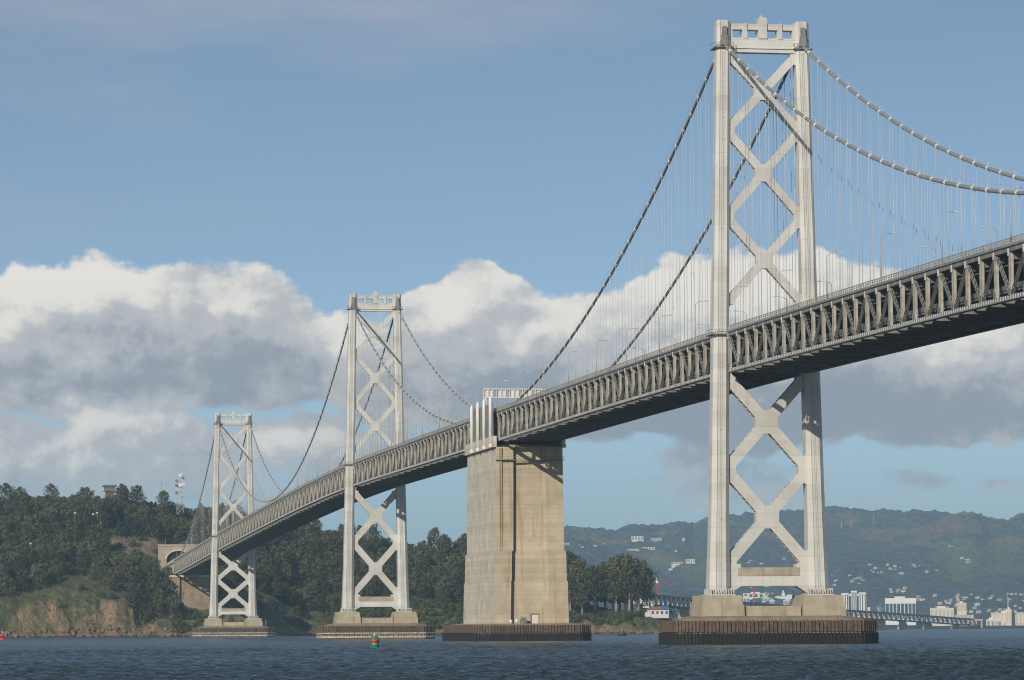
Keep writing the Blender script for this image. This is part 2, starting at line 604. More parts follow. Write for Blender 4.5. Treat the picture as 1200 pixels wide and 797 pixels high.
# material: warm on front, grey on flanks -> two materials by face
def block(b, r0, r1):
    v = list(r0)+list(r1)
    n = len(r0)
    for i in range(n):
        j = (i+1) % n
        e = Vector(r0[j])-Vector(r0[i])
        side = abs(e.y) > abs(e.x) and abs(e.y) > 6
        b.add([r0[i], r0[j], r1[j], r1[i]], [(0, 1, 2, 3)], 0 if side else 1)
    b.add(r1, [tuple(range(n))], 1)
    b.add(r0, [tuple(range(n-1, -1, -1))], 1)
# plan: corner pilasters with a recessed middle on each end face
def plan(hx, hy, z, pl=5.9, pr=6.0, rec=1.0):
    return [(-hx, -hy, z), (-hx+pl, -hy, z), (-hx+pl+.02, -hy+rec, z), (hx-pr-.02, -hy+rec*.35, z), (hx-pr, -hy, z), (hx, -hy, z),
            (hx, hy, z), (hx-pr, hy, z), (hx-pr-.02, hy-rec*.35, z), (-hx+pl+.02, hy-rec, z), (-hx+pl, hy, z), (-hx, hy, z)]
b = MB()
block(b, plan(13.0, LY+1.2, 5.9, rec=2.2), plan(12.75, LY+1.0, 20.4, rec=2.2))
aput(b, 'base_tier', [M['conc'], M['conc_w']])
b = MB()
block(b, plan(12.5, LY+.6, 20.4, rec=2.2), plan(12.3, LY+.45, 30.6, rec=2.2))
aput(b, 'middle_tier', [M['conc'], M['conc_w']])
b = MB()
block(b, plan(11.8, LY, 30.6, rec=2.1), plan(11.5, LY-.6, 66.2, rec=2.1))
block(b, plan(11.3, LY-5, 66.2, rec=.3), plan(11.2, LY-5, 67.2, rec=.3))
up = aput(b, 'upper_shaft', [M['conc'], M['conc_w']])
b = MB()
for sx in (-1, 1):
    b.box(sx*11.95-.6, sx*11.95+.6, -LY+.8, LY-.8, 66.2, 70.0)
aput(b, 'side_parapet', M['conc'])
b = MB()
b.box(-11.9, 11.9, -LY-1.0, -LY+.3, 61.6, 61.8)
for k in range(13):
    b.box(-11.8+k*1.95, -11.7+k*1.95, -LY-1.0, -LY-.92, 61.8, 62.7)
b.box(-11.9, 11.9, -LY-1.02, -LY-.9, 62.7, 62.8)
aput(b, 'inspection_walkway', M['steel'])
b = MB()
for (x0, x1, y) in ((-10.9, -10.5, 0), (-10.2, -9.8, 0)):
    b.box(x0, x1, -LY-.2, -LY+.1, 31, 66, 0)
aput(b, 'drain_pipe', M['conc_w'])
b = MB()
b.box(-.1, 2.7, -LY-1.6+1.3, -LY+.5, 5.95, 9.3, 0)
b.box(.35, 2.6, -LY-.32, -LY-.27, 5.95, 8.9, 1)
aput(b, 'service_door', [M['dark'], M['cream']])
# fender of the anchorage
AW, AL, AC = 20., 40.5, 4.
b = MB()
b.loft([oct_ring(AW-.6, AL-.6, AC, -3), oct_ring(AW-.6, AL-.6, AC, 5.0), oct_ring(AW-4, AL-4, AC, 5.95)])
aput(b, 'cap_slab', M['pier_top'])
b = MB()
b.loft([oct_ring(AW-.35, AL-.35, AC, 2.9), oct_ring(AW-.35, AL-.35, AC, 5.3)])
ribs(b, AW-.35, AL-.35, AC, 2.9, 5.5, .95, .34, .4)
aput(b, 'sheet_pile_wall', M['rust'])
b = MB()
b.loft([oct_ring(AW-.1, AL-.1, AC, -3), oct_ring(AW-.1, AL-.1, AC, 2.6)])
ribs(b, AW-.1, AL-.1, AC, -2.5, 2.75, .95, .3, .34)
for z in (.7, 1.8):
    b.loft([oct_ring(AW+.1, AL+.1, AC, z), oct_ring(AW+.1, AL+.1, AC, z+.2)])
aput(b, 'tarred_fender', M['black'])
# white pillars on the flanks
for sx in (-1, 1):
    for k in range(4):
        y = -27. + k*13.6
        b = MB()
        b.lathe([(.62, 66.3), (.62, 82.6-k*.2), (.5, 83.4-k*.2), (.2, 83.9-k*.2)], n=12)
        b.box(-.75, .75, -.75, .75, 66.25, 67.4)
        o = aput(b, 'white_pillar', M['white'])
        o.location = (sx*12.75, y, 0)
    b = MB()
    b.box(sx*12.0-.1, sx*12.0+.1, -28, 18, 70, 81.5)
    for k in range(12):
        b.box(sx*12.12-.08, sx*12.12+.08, -27.5+k*4.1, -27.2+k*4.1, 70, 81.5)
    aput(b, 'side_screen', M['steel'])
# portal gantry over the road
b = MB()
for x in (-10.3, 10.3):
    b.box(x-.55, x+.55, -.9, .9, 79.5, 84.8)
b.box(-10.9, 10.9, -1.0, 1.0, 84.8, 85.25)
b.box(-10.9, 10.9, -1.0, 1.0, 87.9, 88.3)
for k in range(15):
    x = -10.7+k*21.4/14
    b.box(x-.16, x+.16, -.95, .95, 85.25, 87.9)
    if k % 3 != 2 and k < 14:
        b.box(x+.16, x+21.4/14-.16, -.45, .4, 85.25, 87.9)
aput(b, 'portal_gantry', M['pale'])

# small equipment by the door
for nm, x, mt, lb, r, h in (('storage_drum', -4.4, 'white', 'small white drum on the anchorage ledge left of the door', .5, 1.3), ('storage_tank', -2.4, 'white', 'white tank beside dark machine by the anchorage door', .45, 1.6)):
    b = MB()
    b.lathe([(r, 0), (r, h*.35), (r*1.06, h*.36), (r*1.06, h*.4), (r, h*.41), (r, h*.9), (r*.6, h), (.1, h)], n=10)
    o = b.build(nm, M[mt]); o.location = (x-3., S4-LY-3., 5.95); tag(o, lb, 'drum')
b = MB()
b.box(-1.2, 1.2, -.6, .6, .35, 1.5); b.box(-.5, .9, -.5, .5, 1.5, 2.1); b.tube([(-.8, 0, 1.5), (-.8, 0, 2.4)], .12, 6)
for x in (-.8, .8):
    b.tube([(x, -.75, .35), (x, .75, .35)], .34, 8)
o = b.build('generator', M['dark']); o.location = (-3.0, S4-LY-2.6, 5.95); tag(o, 'dark generator set parked by the anchorage door', 'machine')


# ------------------------------------------------------------------ deck spans
def make_span(s0, s1, n, label, lat=True, gap0=4.9, gap1=4.9, mid_gap=None):
    D = thing('bridge_span', (0, s0, 0), label, 'bridge deck', 'double deck truss spans of the bridge')

    def put(b, name, mats, par=D):
        o = b.build(name, mats)
        o.parent = par
        o.location = (0, -s0, 0)
        return o
    a, e = s0+gap0, s1-gap1
    L = (e-a)/n
    ss = [a+i*L for i in range(n+1)]
    rt = [railtop(s) for s in ss]
    # slabs and everything that follows the grade
    bs = MB(); bl = MB()
    full = [(s0+.15, railtop(s0)), *zip(ss, rt), (s1-.15, railtop(s1))]
    for (sa, za), (sb, zb) in zip(full[:-1], full[1:]):
        def strip(b, x0, x1, dz0, dz1, mi=0):
            b.add([(x0, sa, za+dz0), (x1, sa, za+dz0), (x1, sb, zb+dz0), (x0, sb, zb+dz0), (x0, sa, za+dz1), (x1, sa, za+dz1), (x1, sb, zb+dz1), (x0, sb, zb+dz1)],
                  [(0, 3, 2, 1), (4, 5, 6, 7), (0, 1, 5, 4), (2, 3, 7, 6), (1, 2, 6, 5), (3, 0, 4, 7)], mi)
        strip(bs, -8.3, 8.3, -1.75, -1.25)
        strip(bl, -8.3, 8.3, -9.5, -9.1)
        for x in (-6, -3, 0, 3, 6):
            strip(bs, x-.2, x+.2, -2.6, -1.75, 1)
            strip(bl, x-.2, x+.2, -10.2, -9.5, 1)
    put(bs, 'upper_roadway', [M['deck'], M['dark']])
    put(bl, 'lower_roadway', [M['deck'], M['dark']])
    for side in (-1, 1):
        bt = MB(); bb = MB(); bf = MB(); br = MB()
        xs = side*HX
        for i in range(n):
            sa, sb, za, zb = ss[i], ss[i+1], rt[i], rt[i+1]
            def seg(b, x0, x1, dz0, dz1, mi=0):
                x0, x1 = min(x0, x1), max(x0, x1)
                b.add([(x0, sa, za+dz0), (x1, sa, za+dz0), (x1, sb, zb+dz0), (x0, sb, zb+dz0), (x0, sa, za+dz1), (x1, sa, za+dz1), (x1, sb, zb+dz1), (x0, sb, zb+dz1)],
                      [(0, 3, 2, 1), (4, 5, 6, 7), (0, 1, 5, 4), (2, 3, 7, 6), (1, 2, 6, 5), (3, 0, 4, 7)], mi)
            seg(bt, xs-.4, xs+.4, -2.5, -1.6)
            seg(bb, xs-.45, xs+.45, -11.45, -10.6)
            seg(bb, xs-.62, xs+.62, -11.58, -11.45)
            seg(bf, side*8.3, side*10.75, -1.62, -1.3)
            # railing
            seg(br, side*10.52, side*10.66, -.16, 0)
            seg(br, side*10.55, side*10.63, -.62, -.52)
            seg(br, side*10.48, side*10.70, -1.3, -1.02)
            q = 5
            for k in range(q):
                u = (k+.5)/q
                y, z = sa+(sb-sa)*u, za+(zb-za)*u
                br.box(side*10.6-.1, side*10.6+.1, y-.17, y+.17, z-1.02, z-.16)
            # batten plates on the bottom chord
            for k in range(6):
                u = (k+.5)/6
                y, z = sa+(sb-sa)*u, za+(zb-za)*u
                bb.box(xs+side*.455, xs+side*.5, y-.28, y+.28, z-11.35, z-10.68, 1)
                if i % 1 == 0 and k == 2:
                    bt.box(xs+side*.405, xs+side*.44, y-.3, y+.3, z-2.4, z-1.7, 0)
        put(bt, 'top_chord', M['steel'])
        put(bb, 'bottom_chord', [M['steel'], M['pale']])
        put(bf, 'edge_beam', M['steel'])
        put(br, 'railing', M['rail'])
    # lower deck barrier and services
    for side in (-1, 1):
        b = MB()
        for i in range(n):
            b.beam((side*8.45, ss[i], rt[i]-8.6), (side*8.45, ss[i+1], rt[i+1]-8.6), .22, .98)
            b.beam((side*8.9, ss[i], rt[i]-4.6), (side*8.9, ss[i+1], rt[i+1]-4.6), .16, .16, mi=1)
            if i % 2 == 0:
                b.lathe([(.1, rt[i]-9.6), (.4, rt[i]-9.45), (.45, rt[i]-9.1), (.3, rt[i]-8.7), (.1, rt[i]-8.6)], side*9.2, ss[i]+L*.5, 8, 1)
        put(b, 'lower_barrier', [M['dark'], M['steel']])
    # members
    stuff_v, stuff_d = MB(), MB()
    near = (lambda i: -i) if s0 < 0 else (lambda i: i)
    order = sorted([(i, -1) for i in range(n+1)], key=lambda q: near(q[0])) + sorted([(i, 1) for i in range(n+1)], key=lambda q: near(q[0]))
    made = 0
    for i, side in order:
        x, s, z = side*HX, ss[i], rt[i]
        b = stuff_v if made >= 100 else MB()
        b.box(x-.33, x+.33, s-.24, s+.24, z-10.6, z-2.5, 0)
        for k in (-1, 1):
            b.box(x+k*.33-.05, x+k*.33+.05, s-.36, s+.36, z-10.55, z-2.55, 0)
        b.box(x+side*.5, x+side*.56, s-.55, s+.55, z-10.7, z-9.4, 1)
        b.box(x+side*.5, x+side*.58, s-.4, s+.4, z-3.3, z-1.9, 2)
        if b is not stuff_v:
            put(b, 'truss_post', [M['post'], M['steel'], M['pale']])
        made += 1
    if stuff_v.v:
        tag(put(stuff_v, 'truss_posts', [M['post'], M['steel'], M['pale']]), kind='stuff')
    order = sorted([(i, -1) for i in range(n)], key=lambda q: near(q[0])) + sorted([(i, 1) for i in range(n)], key=lambda q: near(q[0]))
    made = 0
    for i, side in order:
        x = side*HX
        if i % 2 == 0:
            p0, p1 = Vector((x, ss[i], rt[i]-10.8)), Vector((x, ss[i+1], rt[i+1]-2.4))
        else:
            p0, p1 = Vector((x, ss[i], rt[i]-2.4)), Vector((x, ss[i+1], rt[i+1]-10.8))
        d = (p1-p0).normalized()
        nn = Vector((1, 0, 0)).cross(d)
        p0, p1 = p0+d*.35, p1-d*.35
        b = stuff_d if made >= 100 else MB()
        for xo in (-.19, .19):
            for k in (-1, 1):
                b.beam(p0+nn*(k*.30)+Vector((xo, 0, 0)), p1+nn*(k*.30)+Vector((xo, 0, 0)), .12, .12, up=(1, 0, 0))
        LL = (p1-p0).length
        kk = int(LL/1.45)
        for j in range(kk):
            c = p0+d*((j+.5)*LL/kk)
            for k in (-1, 1):
                b.beam(c-d*.36+nn*(k*.30), c+d*.36+nn*(k*.30), .06, .27, up=(1, 0, 0))
        if b is not stuff_d:
            put(b, 'truss_diagonal', M['steel'])
        made += 1
    if stuff_d.v:
        tag(put(stuff_d, 'truss_diagonals', M['steel']), kind='stuff')
    for i in range(n+1):
        b = MB()
        s, z = ss[i], rt[i]
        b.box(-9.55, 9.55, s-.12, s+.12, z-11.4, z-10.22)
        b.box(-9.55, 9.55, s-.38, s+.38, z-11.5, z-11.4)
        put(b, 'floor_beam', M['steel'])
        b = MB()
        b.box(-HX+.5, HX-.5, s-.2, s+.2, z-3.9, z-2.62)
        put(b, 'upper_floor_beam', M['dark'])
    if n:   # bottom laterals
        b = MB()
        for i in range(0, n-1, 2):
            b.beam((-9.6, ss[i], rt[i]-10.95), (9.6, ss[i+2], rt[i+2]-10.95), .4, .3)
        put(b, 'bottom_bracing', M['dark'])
    return D


make_span(-640, S3, 69, 'nearest truss span of the bridge, running off the right edge beside the nearest tower')
make_span(S3, S4, 40, 'double deck truss span between the nearest tower and the concrete anchorage', gap1=1.2)
make_span(S4, S5, 40, 'double deck truss span between the concrete anchorage and the middle tower', gap0=1.2)
make_span(S5, S6, 76, 'long double deck truss span between the middle tower and the farthest tower')
make_span(S6, SY, 38, 'farthest truss span of the bridge, from the farthest tower to the island abutment', gap1=.6)


# ------------------------------------------------------------------ cables
def make_cable(sa, sb, n, side, tower_at, label):
    s_ref = sa
    Cb = thing('main_cable', (side*HX, s_ref, 0), label, 'suspension cable', 'main suspension cables of the bridge')

    def put(b, name, mats, par=Cb):
        o = b.build(name, mats)
        o.parent = par
        o.location = (0, -s_ref, 0)
        return o
    pts = [(0, s, cable_z(s)) for s in np.linspace(sa, sb, 120)]
    b = MB(); b.tube(pts, .40, 10)
    body = put(b, 'cable_strand', M['cable'])
    b = MB()
    for x in (-.45, .45):
        b.tube([(x, p[1], p[2]+1.35) for p in pts], .028, 4)
    put(b, 'hand_rope', M['rope'])
    L = (sb-sa)/n
    for i in range(1, n):
        s = sa+i*L
        if min(abs(s-t) for t in tower_at) < 6:
            continue
        z = cable_z(s)
        zl = railtop(s)-2.4
        d = Vector((0, .4, cable_z(s+.4)-cable_z(s))).normalized()
        c = Vector((0, s, z))
        b = MB()
        b.tube([c-d*.45, c-d*.4, c+d*.4, c+d*.45], [.42, .49, .49, .42], 10, smooth=False)
        b.box(-.03, .03, s-.04, s+.04, z+.5, z+1.35)
        put(b, 'cable_band', M['band'])
        if z > railtop(s)+1.2:
            b = MB()
            for x in (-.40, .40):
                b.tube([(x, s, zl), (x*.9, s, z-.1)], .046, 4)
            put(b, 'suspender', M['rope'])


for side, w in ((-1, 'near left'), (1, 'far right')):
    make_cable(-640, S3, 70, side, (S3,), f'{w} main cable sweeping down rightwards from the nearest tower')
    make_cable(S3, 344, 38, side, (S3,), f'{w} main cable of the stretch between nearest tower and anchorage')
    make_cable(397, S5, 38, side, (S5,), f'{w} main cable of the stretch between anchorage and middle tower')
    make_cable(S5, S6, 76, side, (S5, S6), f'{w} main cable of the stretch between middle and farthest towers')
    make_cable(S6, 1772, 37, side, (S6,), f'{w} main cable of the stretch between farthest tower and island')

# ------------------------------------------------------------------ street lamps on the deck
def proto_lamp():
    T = thing('street_lamp', (0, 0, 0), 'x', 'street lamp')
    b = MB(); b.tube([(0, 0, 0), (0, 0, 9.6)], [.15, .09], 6); b.lathe([(.28, 0), (.28, .5), (.16, .6)], n=8)
    o = b.build('pole', M['lampm']); o.parent = T; o.location = (0, 0, 0)
    b = MB(); b.tube([(0, 0, 9.6), (.15, 0, 10.1), (.9, 0, 10.55), (2.6, 0, 10.75)], [.09, .085, .07, .06], 6)
    o = b.build('bracket_arm', M['lampm']); o.parent = T; o.location = (0, 0, 0)
    b = MB(); b.loft([[(2.5, -.2, 10.62), (3.6, -.26, 10.66), (3.6, .26, 10.66), (2.5, .2, 10.62)], [(2.5, -.15, 10.9), (3.5, -.2, 10.88), (3.5, .2, 10.88), (2.5, .15, 10.9)]])
    o = b.build('lamp_head', M['lamph']); o.parent = T; o.location = (0, 0, 0)
    return T
lamp0 = proto_lamp()
first = True
def span_name(s):
    return 'near span right of the nearest tower' if s < 0 else 'span between nearest tower and anchorage' if s < S4 else 'span between anchorage and middle tower' if s < S5 else 'span between middle and farthest towers' if s < S6 else 'last span before the island'
for side in (-1, 1):
    s = -634.5 if side < 0 else -605.5
    while s < SY:
        if all(abs(s-t) > 8 for t in (S3, S5, S6)) and not abs(s-S4) < 5:
            T = lamp0 if first else copy_tree(lamp0)
            first = False
            T.location = (side*10.25, s, railtop(s)-1.3)
            T.rotation_euler = (0, 0, 0 if side < 0 else math.pi)
            T["label"] = f"grey street lamp on the {'left' if side < 0 else 'right'} parapet of the {span_name(s)}"
            T["group"] = f"street lamps on the {'left' if side < 0 else 'right'} side, {span_name(s)}"
        s += 44.5


# ------------------------------------------------------------------ noise on the numpy side
def vnoise(x, y, seed=0):
    xi, yi = np.floor(x).astype(np.int64), np.floor(y).astype(np.int64)
    xf, yf = x-xi, y-yi
    def h(a, b):
        v = (a*374761393 + b*668265263 + seed*974711) & 0x7fffffff
        v = ((v ^ (v >> 13))*1274126177) & 0x7fffffff
        v = v ^ (v >> 16)
        return (v & 0xffff)/65535.
    u, w = xf*xf*(3-2*xf), yf*yf*(3-2*yf)
    a = h(xi, yi)*(1-u)+h(xi+1, yi)*u
    b = h(xi, yi+1)*(1-u)+h(xi+1, yi+1)*u
    return a*(1-w)+b*w


def fbm(x, y, oct=4, seed=0, rough=.5):
    t, a, s = 0., 1., 0.
    for k in range(oct):
        t = t+a*vnoise(x*2**k, y*2**k, seed+k*17)
        s += a
        a *= rough
    return t/s


def grid_mesh(name, X, Y, Z, mat, smooth=True):
    ny, nx = X.shape
    me = bpy.data.meshes.new(name)
    co = np.stack([X, Y, Z], -1).reshape(-1, 3).astype(np.float32)
    i = (np.arange(ny-1)[:, None]*nx+np.arange(nx-1)[None, :]).reshape(-1)
    q = np.stack([i, i+1, i+nx+1, i+nx], -1)
    me.vertices.add(len(co)); me.vertices.foreach_set('co', co.ravel())
    me.loops.add(q.size); me.loops.foreach_set('vertex_index', q.ravel().astype(np.int32))
    me.polygons.add(len(q)); me.polygons.foreach_set('loop_start', (np.arange(len(q))*4).astype(np.int32))
    me.polygons.foreach_set('use_smooth', np.full(len(q), smooth))
    me.materials.append(mat)
    me.update(calc_edges=True)
    me.validate()
    o = bpy.data.objects.new(name, me)
    COL.objects.link(o)
    return o


# ------------------------------------------------------------------ water
mt, nt, bs, pos = new_mat('bay water')
M['water'] = mt
gust = nt.noise(nt.scale(pos, (.4, 1, 1)), .02, 4, .6)
bs.inputs['Roughness'].default_value = .26
bs.inputs['IOR'].default_value = 1.33
nt.set(bs.inputs['Base Color'], nt.mix(nt.ss(gust, .35, .65), (.019, .034, .042), (.030, .048, .055)))
n1 = nt.noise(pos, 1.3, 4, .6)
n2 = nt.noise(nt.scale(pos, (1, .5, 1)), .25, 3, .6)
n3 = nt.noise(nt.scale(pos, (1, .35, 1)), .06, 3, .6)
hh = nt.m('ADD', nt.m('MULTIPLY', n3, 1.6), nt.m('ADD', nt.m('MULTIPLY', n1, .35), n2))
bmp = nt.n('ShaderNodeBump', {'Height': hh, 'Distance': 1.3})
nt.set(bmp.inputs['Strength'], nt.ss(gust, .3, .7, .35, .95))
nt.set(bs.inputs['Normal'], bmp)

d = np.concatenate([150*np.exp(np.linspace(0, math.log(1400/150), 1700)), 1400*np.exp(np.linspace(0, math.log(17000/1400), 320))[1:]])
t = np.linspace(-.33, .33, 640)
Dg, Tg = np.meshgrid(d, t, indexing='ij')
hx, hy = math.sin(YAW), math.cos(YAW)
X = CX + Dg*hx + Tg*Dg*hy
Y = CY + Dg*hy - Tg*Dg*hx
Z = np.zeros_like(X)
dstep = np.gradient(d)[:, None]
lstep = (d*(t[1]-t[0]))[:, None]
wr = np.random.RandomState(5)
fade_e = np.clip((.33-np.abs(Tg))/.02, 0, 1)*np.clip((Dg-150)/30, 0, 1)
for k in range(64):
    lam = .6*math.exp(wr.rand()*2.0)          # 0.6 .. 4.4 m
    ang = 1.0 + wr.randn()*.55                # travel direction of the chop
    kx, ky = 2*math.pi/lam*math.cos(ang), 2*math.pi/lam*math.sin(ang)
    amp = .0135*lam**.5*(.5+wr.rand())
    # drop what the grid can not carry
    cut = np.clip(lam/(2.2*np.maximum(dstep*abs(math.cos(ang-(math.pi/2-YAW)))+.05, lstep*abs(math.sin(ang-(math.pi/2-YAW)))))-.6, 0, 1)
    ph = kx*X+ky*Y+wr.rand()*6.283
    Z += amp*cut*(np.sin(ph)+.25*np.sin(2*ph))
patch = .55+.9*fbm(X*.012, Y*.006, 3, 3)
Z *= fade_e*patch
Xf, Yf, Zf = X, Y, Z
# the sheet goes on sideways and behind the camera, out to the horizon
def ext(side):
    T2 = np.array([.33, .6, 1.5, 4.])*side
    D2, TT = np.meshgrid(d, T2, indexing='ij')
    return CX+D2*hx+TT*np.minimum(D2, 17000/np.abs(TT))*hy, CY+D2*hy-TT*np.minimum(D2, 17000/np.abs(TT))*hx
XL, YL = ext(-1); XR, YR = ext(1)
X = np.concatenate([XL[:, :0:-1], Xf, XR[:, 1:]], 1)
Y = np.concatenate([YL[:, :0:-1], Yf, YR[:, 1:]], 1)
Z = np.concatenate([np.zeros_like(XL[:, 1:]), Zf, np.zeros_like(XR[:, 1:])], 1)
# rows behind the camera
xb = X[:1].copy(); yb = Y[:1].copy()
lat = np.linspace(-9000, 9000, X.shape[1])[None]
rows = []
for bk in (3000., 600.):
    rows.append((CX-bk*hx+lat*hy, CY-bk*hy-lat*hx))
X = np.concatenate([rows[0][0], rows[1][0], X], 0)
Y = np.concatenate([rows[0][1], rows[1][1], Y], 0)
Z = np.concatenate([np.zeros((2, Z.shape[1])), Z], 0)
water = grid_mesh('water', X, Y, Z, M['water'])
tag(water, kind='structure')

# ------------------------------------------------------------------ island
_A = np.array([-430, -140, -100, -60, -15, 10, 40, 97, 180, 230, 300, 345, 393, 412, 440])
_YS = np.array([1650, 1700, 1712, 1725, 1745, 1758, 1772, 1822, 1842, 1846, 1850, 1856, 1880, 1915, 1960])
_V = np.array([-20, 0, 15, 40, 90, 150, 200, 300, 450, 600])
_Z = np.array([
    [-5, 0, 24, 34, 50, 60, 76, 98, 96, 80],
    [-5, 0, 22, 33, 48, 61, 78, 96, 96, 80],
    [-5, 0, 24, 36, 50, 62, 80, 101, 98, 82],
    [-5, 0, 25, 38, 52, 62, 85, 99, 95, 82],
    [-5, 0, 13, 28, 44, 59, 85, 96, 92, 80],
    [-5, 0, 9, 20, 36, 48, 72, 94, 92, 80],
    [-5, 0, 18, 36, 45, 58, 75, 95, 94, 80],
    [-5, 0, 5, 9, 27, 52, 72, 92, 90, 78],
    [-5, 0, 12, 18, 30, 48, 62, 76, 72, 60],
    [-5, 0, 12, 17, 28, 44, 58, 69, 63, 50],
    [-5, 0, 9, 16, 24, 34, 42, 46, 40, 30],
    [-5, 0, 8, 15, 20, 22, 24, 24, 20, 10],
    [-5, 0, 7, 12, 14.5, 14.5, 13, 10, 6, 0],
    [-6, -3, 0, 0, 0, -1, -2, -3, -4, -6],
    [-7, -6, -5, -5, -5, -5, -5, -6, -6, -7]], float)


def shore_y(a):
    return np.interp(a, _A, _YS)+(fbm(a*.03, a*0+3.3, 3, 5)-.5)*16


def island_h(a, y):
    a = np.asarray(a, float); y = np.asarray(y, float)
    v = y-shore_y(a)
    tot = 0
    for da, dv, w in ((0, 0, .4), (9, 0, .15), (-9, 0, .15), (0, 5, .15), (0, -5, .15)):
        ai = np.clip(np.interp(a+da, _A, np.arange(len(_A))), 0, len(_A)-1.001)
        vi = np.clip(np.interp(v+dv, _V, np.arange(len(_V))), 0, len(_V)-1.001)
        i, j = ai.astype(int), vi.astype(int)
        p, q = ai-i, vi-j
        tot = tot + w*((_Z[i, j]*(1-p)+_Z[i+1, j]*p)*(1-q)+(_Z[i, j+1]*(1-p)+_Z[i+1, j+1]*p)*q)
    z = tot
    land = np.clip(z/8, 0, 1)
    rough = (fbm(a*.035, y*.035, 4, 21)-.5)*9 + (fbm(a*.14, y*.14, 4, 9, .65)-.5)*8*np.clip(1.3-v/45, .25, 1)
    gul = -np.abs(fbm(a*.055+7, y*.012, 3, 33)-.5)*22*np.clip(1-np.abs(v-14)/26, 0, 1)
    z = z+(rough+gul)*land
    # cutting for the roadway and the tunnel portal
    cut = (np.abs(a) < 15) & (y > 1786) & (y < 1863)
    soft = np.clip((np.abs(a)-15)/7, 0, 1)
    zc = 44.5
    z = np.where((y > 1774) & (y < 1863), np.where(z > zc, zc+(z-zc)*soft, z), z)
    ab = np.clip((1794-y)/16, 0, 1)*np.clip(1-(np.abs(a+0)-13)/14, 0, 1)
    return z - 0*ab


def ground_z(x, y):
    return float(island_h(np.array([x]), np.array([y]))[0])


ax = np.concatenate([np.arange(-430, -190, 6), np.arange(-190, 430, 1.7)])
yx = np.concatenate([np.arange(1630, 1960, 1.7), np.arange(1960, 2400, 8)])
X, Y = np.meshgrid(ax, yx)
Zi = island_h(X, Y)
mt, nt, bs, pos = new_mat('island ground')
gn = nt.n('ShaderNodeNewGeometry')
sepn = nt.n('ShaderNodeSeparateXYZ', {0: gn.outputs['True Normal']})
sepp = nt.n('ShaderNodeSeparateXYZ', {0: pos})
na = nt.noise(pos, .09, 5, .62)
nb = nt.noise(pos, .5, 5, .65)
grass = nt.mix(nt.ss(na, .38, .62), (.060, .068, .024), (.125, .115, .042))
grass = nt.mix(nt.ss(nb, .45, .7, 0, .6), grass, (.035, .045, .018))
rock = nt.mix(nt.ss(nb, .3, .7), (.13, .085, .05), (.31, .215, .125))
rock = nt.mix(nt.ss(nt.noise(nt.scale(pos, (1, 1, .3)), .35, 4, .7), .55, .7, 0, .6), rock, (.09, .055, .032))
steep = nt.m('SUBTRACT', .60, sepn.outputs[2])
rf = nt.ss(nt.m('ADD', steep, nt.m('MULTIPLY', nt.m('SUBTRACT', na, .5), 1.7)), .16, .30)
low = nt.ss(sepp.outputs[2], 1.2, 4.5, 1, 0)
rf = nt.m('MAXIMUM', rf, low)
ratt = nt.n('ShaderNodeAttribute', attribute_name='bare')
rf = nt.m('MAXIMUM', rf, nt.n('ShaderNodeSeparateColor', {0: ratt.outputs['Color']}).outputs[0])
col = nt.mix(rf, grass, rock)
col = nt.mix(nt.ss(nt.m('ADD', sepp.outputs[2], nt.m('MULTIPLY', nb, 1.5)), 1.6, 2.4, .85, 0), col, (.03, .026, .02))
nt.set(bs.inputs['Base Color'], col)
bs.inputs['Roughness'].default_value = .95
nt.set(bs.inputs['Normal'], nt.n('ShaderNodeBump', {'Height': nb, 'Strength': .8, 'Distance': 1.5}))
isl = grid_mesh('island_terrain', X, Y, Zi, mt, smooth=False)
_w = (fbm(X*.05, Y*.05, 4, 15)-.5)*2.2
_v = Y-shore_y(X)
bare = np.zeros(X.shape)
for bx, bv, ba, bb in ((-34, 166, 24, 22), (-10, 166, 12, 20), (-62, 8, 9, 13), (-50, 16, 7, 10), (-36, 5, 12, 8), (-104, 16, 9, 8), (-84, 4, 10, 5), (-122, 10, 8, 9), (90, 6, 22, 8), (210, 8, 30, 8), (320, 6, 40, 8)):
    bare = np.maximum(bare, np.clip(1.2-((X-bx)/ba)**2-((_v-bv)/bb)**2+_w, 0, 1))
ca = isl.data.color_attributes.new('bare', 'FLOAT_COLOR', 'POINT')
ca.data.foreach_set('color', np.stack([bare, bare*0, bare*0, bare*0+1], -1).astype(np.float32).ravel())
tag(isl, kind='structure')

# ------------------------------------------------------------------ trees
def leaf_clump(b, c, r, n, size, flat=.8):
    for _ in range(n):
        v = Vector((random.gauss(0, 1), random.gauss(0, 1), random.gauss(0, 1)))
        v = v.normalized()*r*random.random()**.4
        v.z *= flat
        p = Vector(c)+v
        nrm = (v.normalized()+Vector((random.gauss(0, .28), random.gauss(0, .28), random.gauss(0, .28)+.12))).normalized()
        a = nrm.cross(Vector((random.random(), random.random(), random.random()))).normalized()
        u = nrm.cross(a)
        s = size*random.uniform(.6, 1.25)
        w = s*random.uniform(.55, .9)
        b.add([p-a*s*.5-u*w*.3, p+u*w*.5-a*s*.1, p+a*s*.5+u*w*.15, p-u*w*.5+a*s*.1], [(0, 1, 2, 3)])


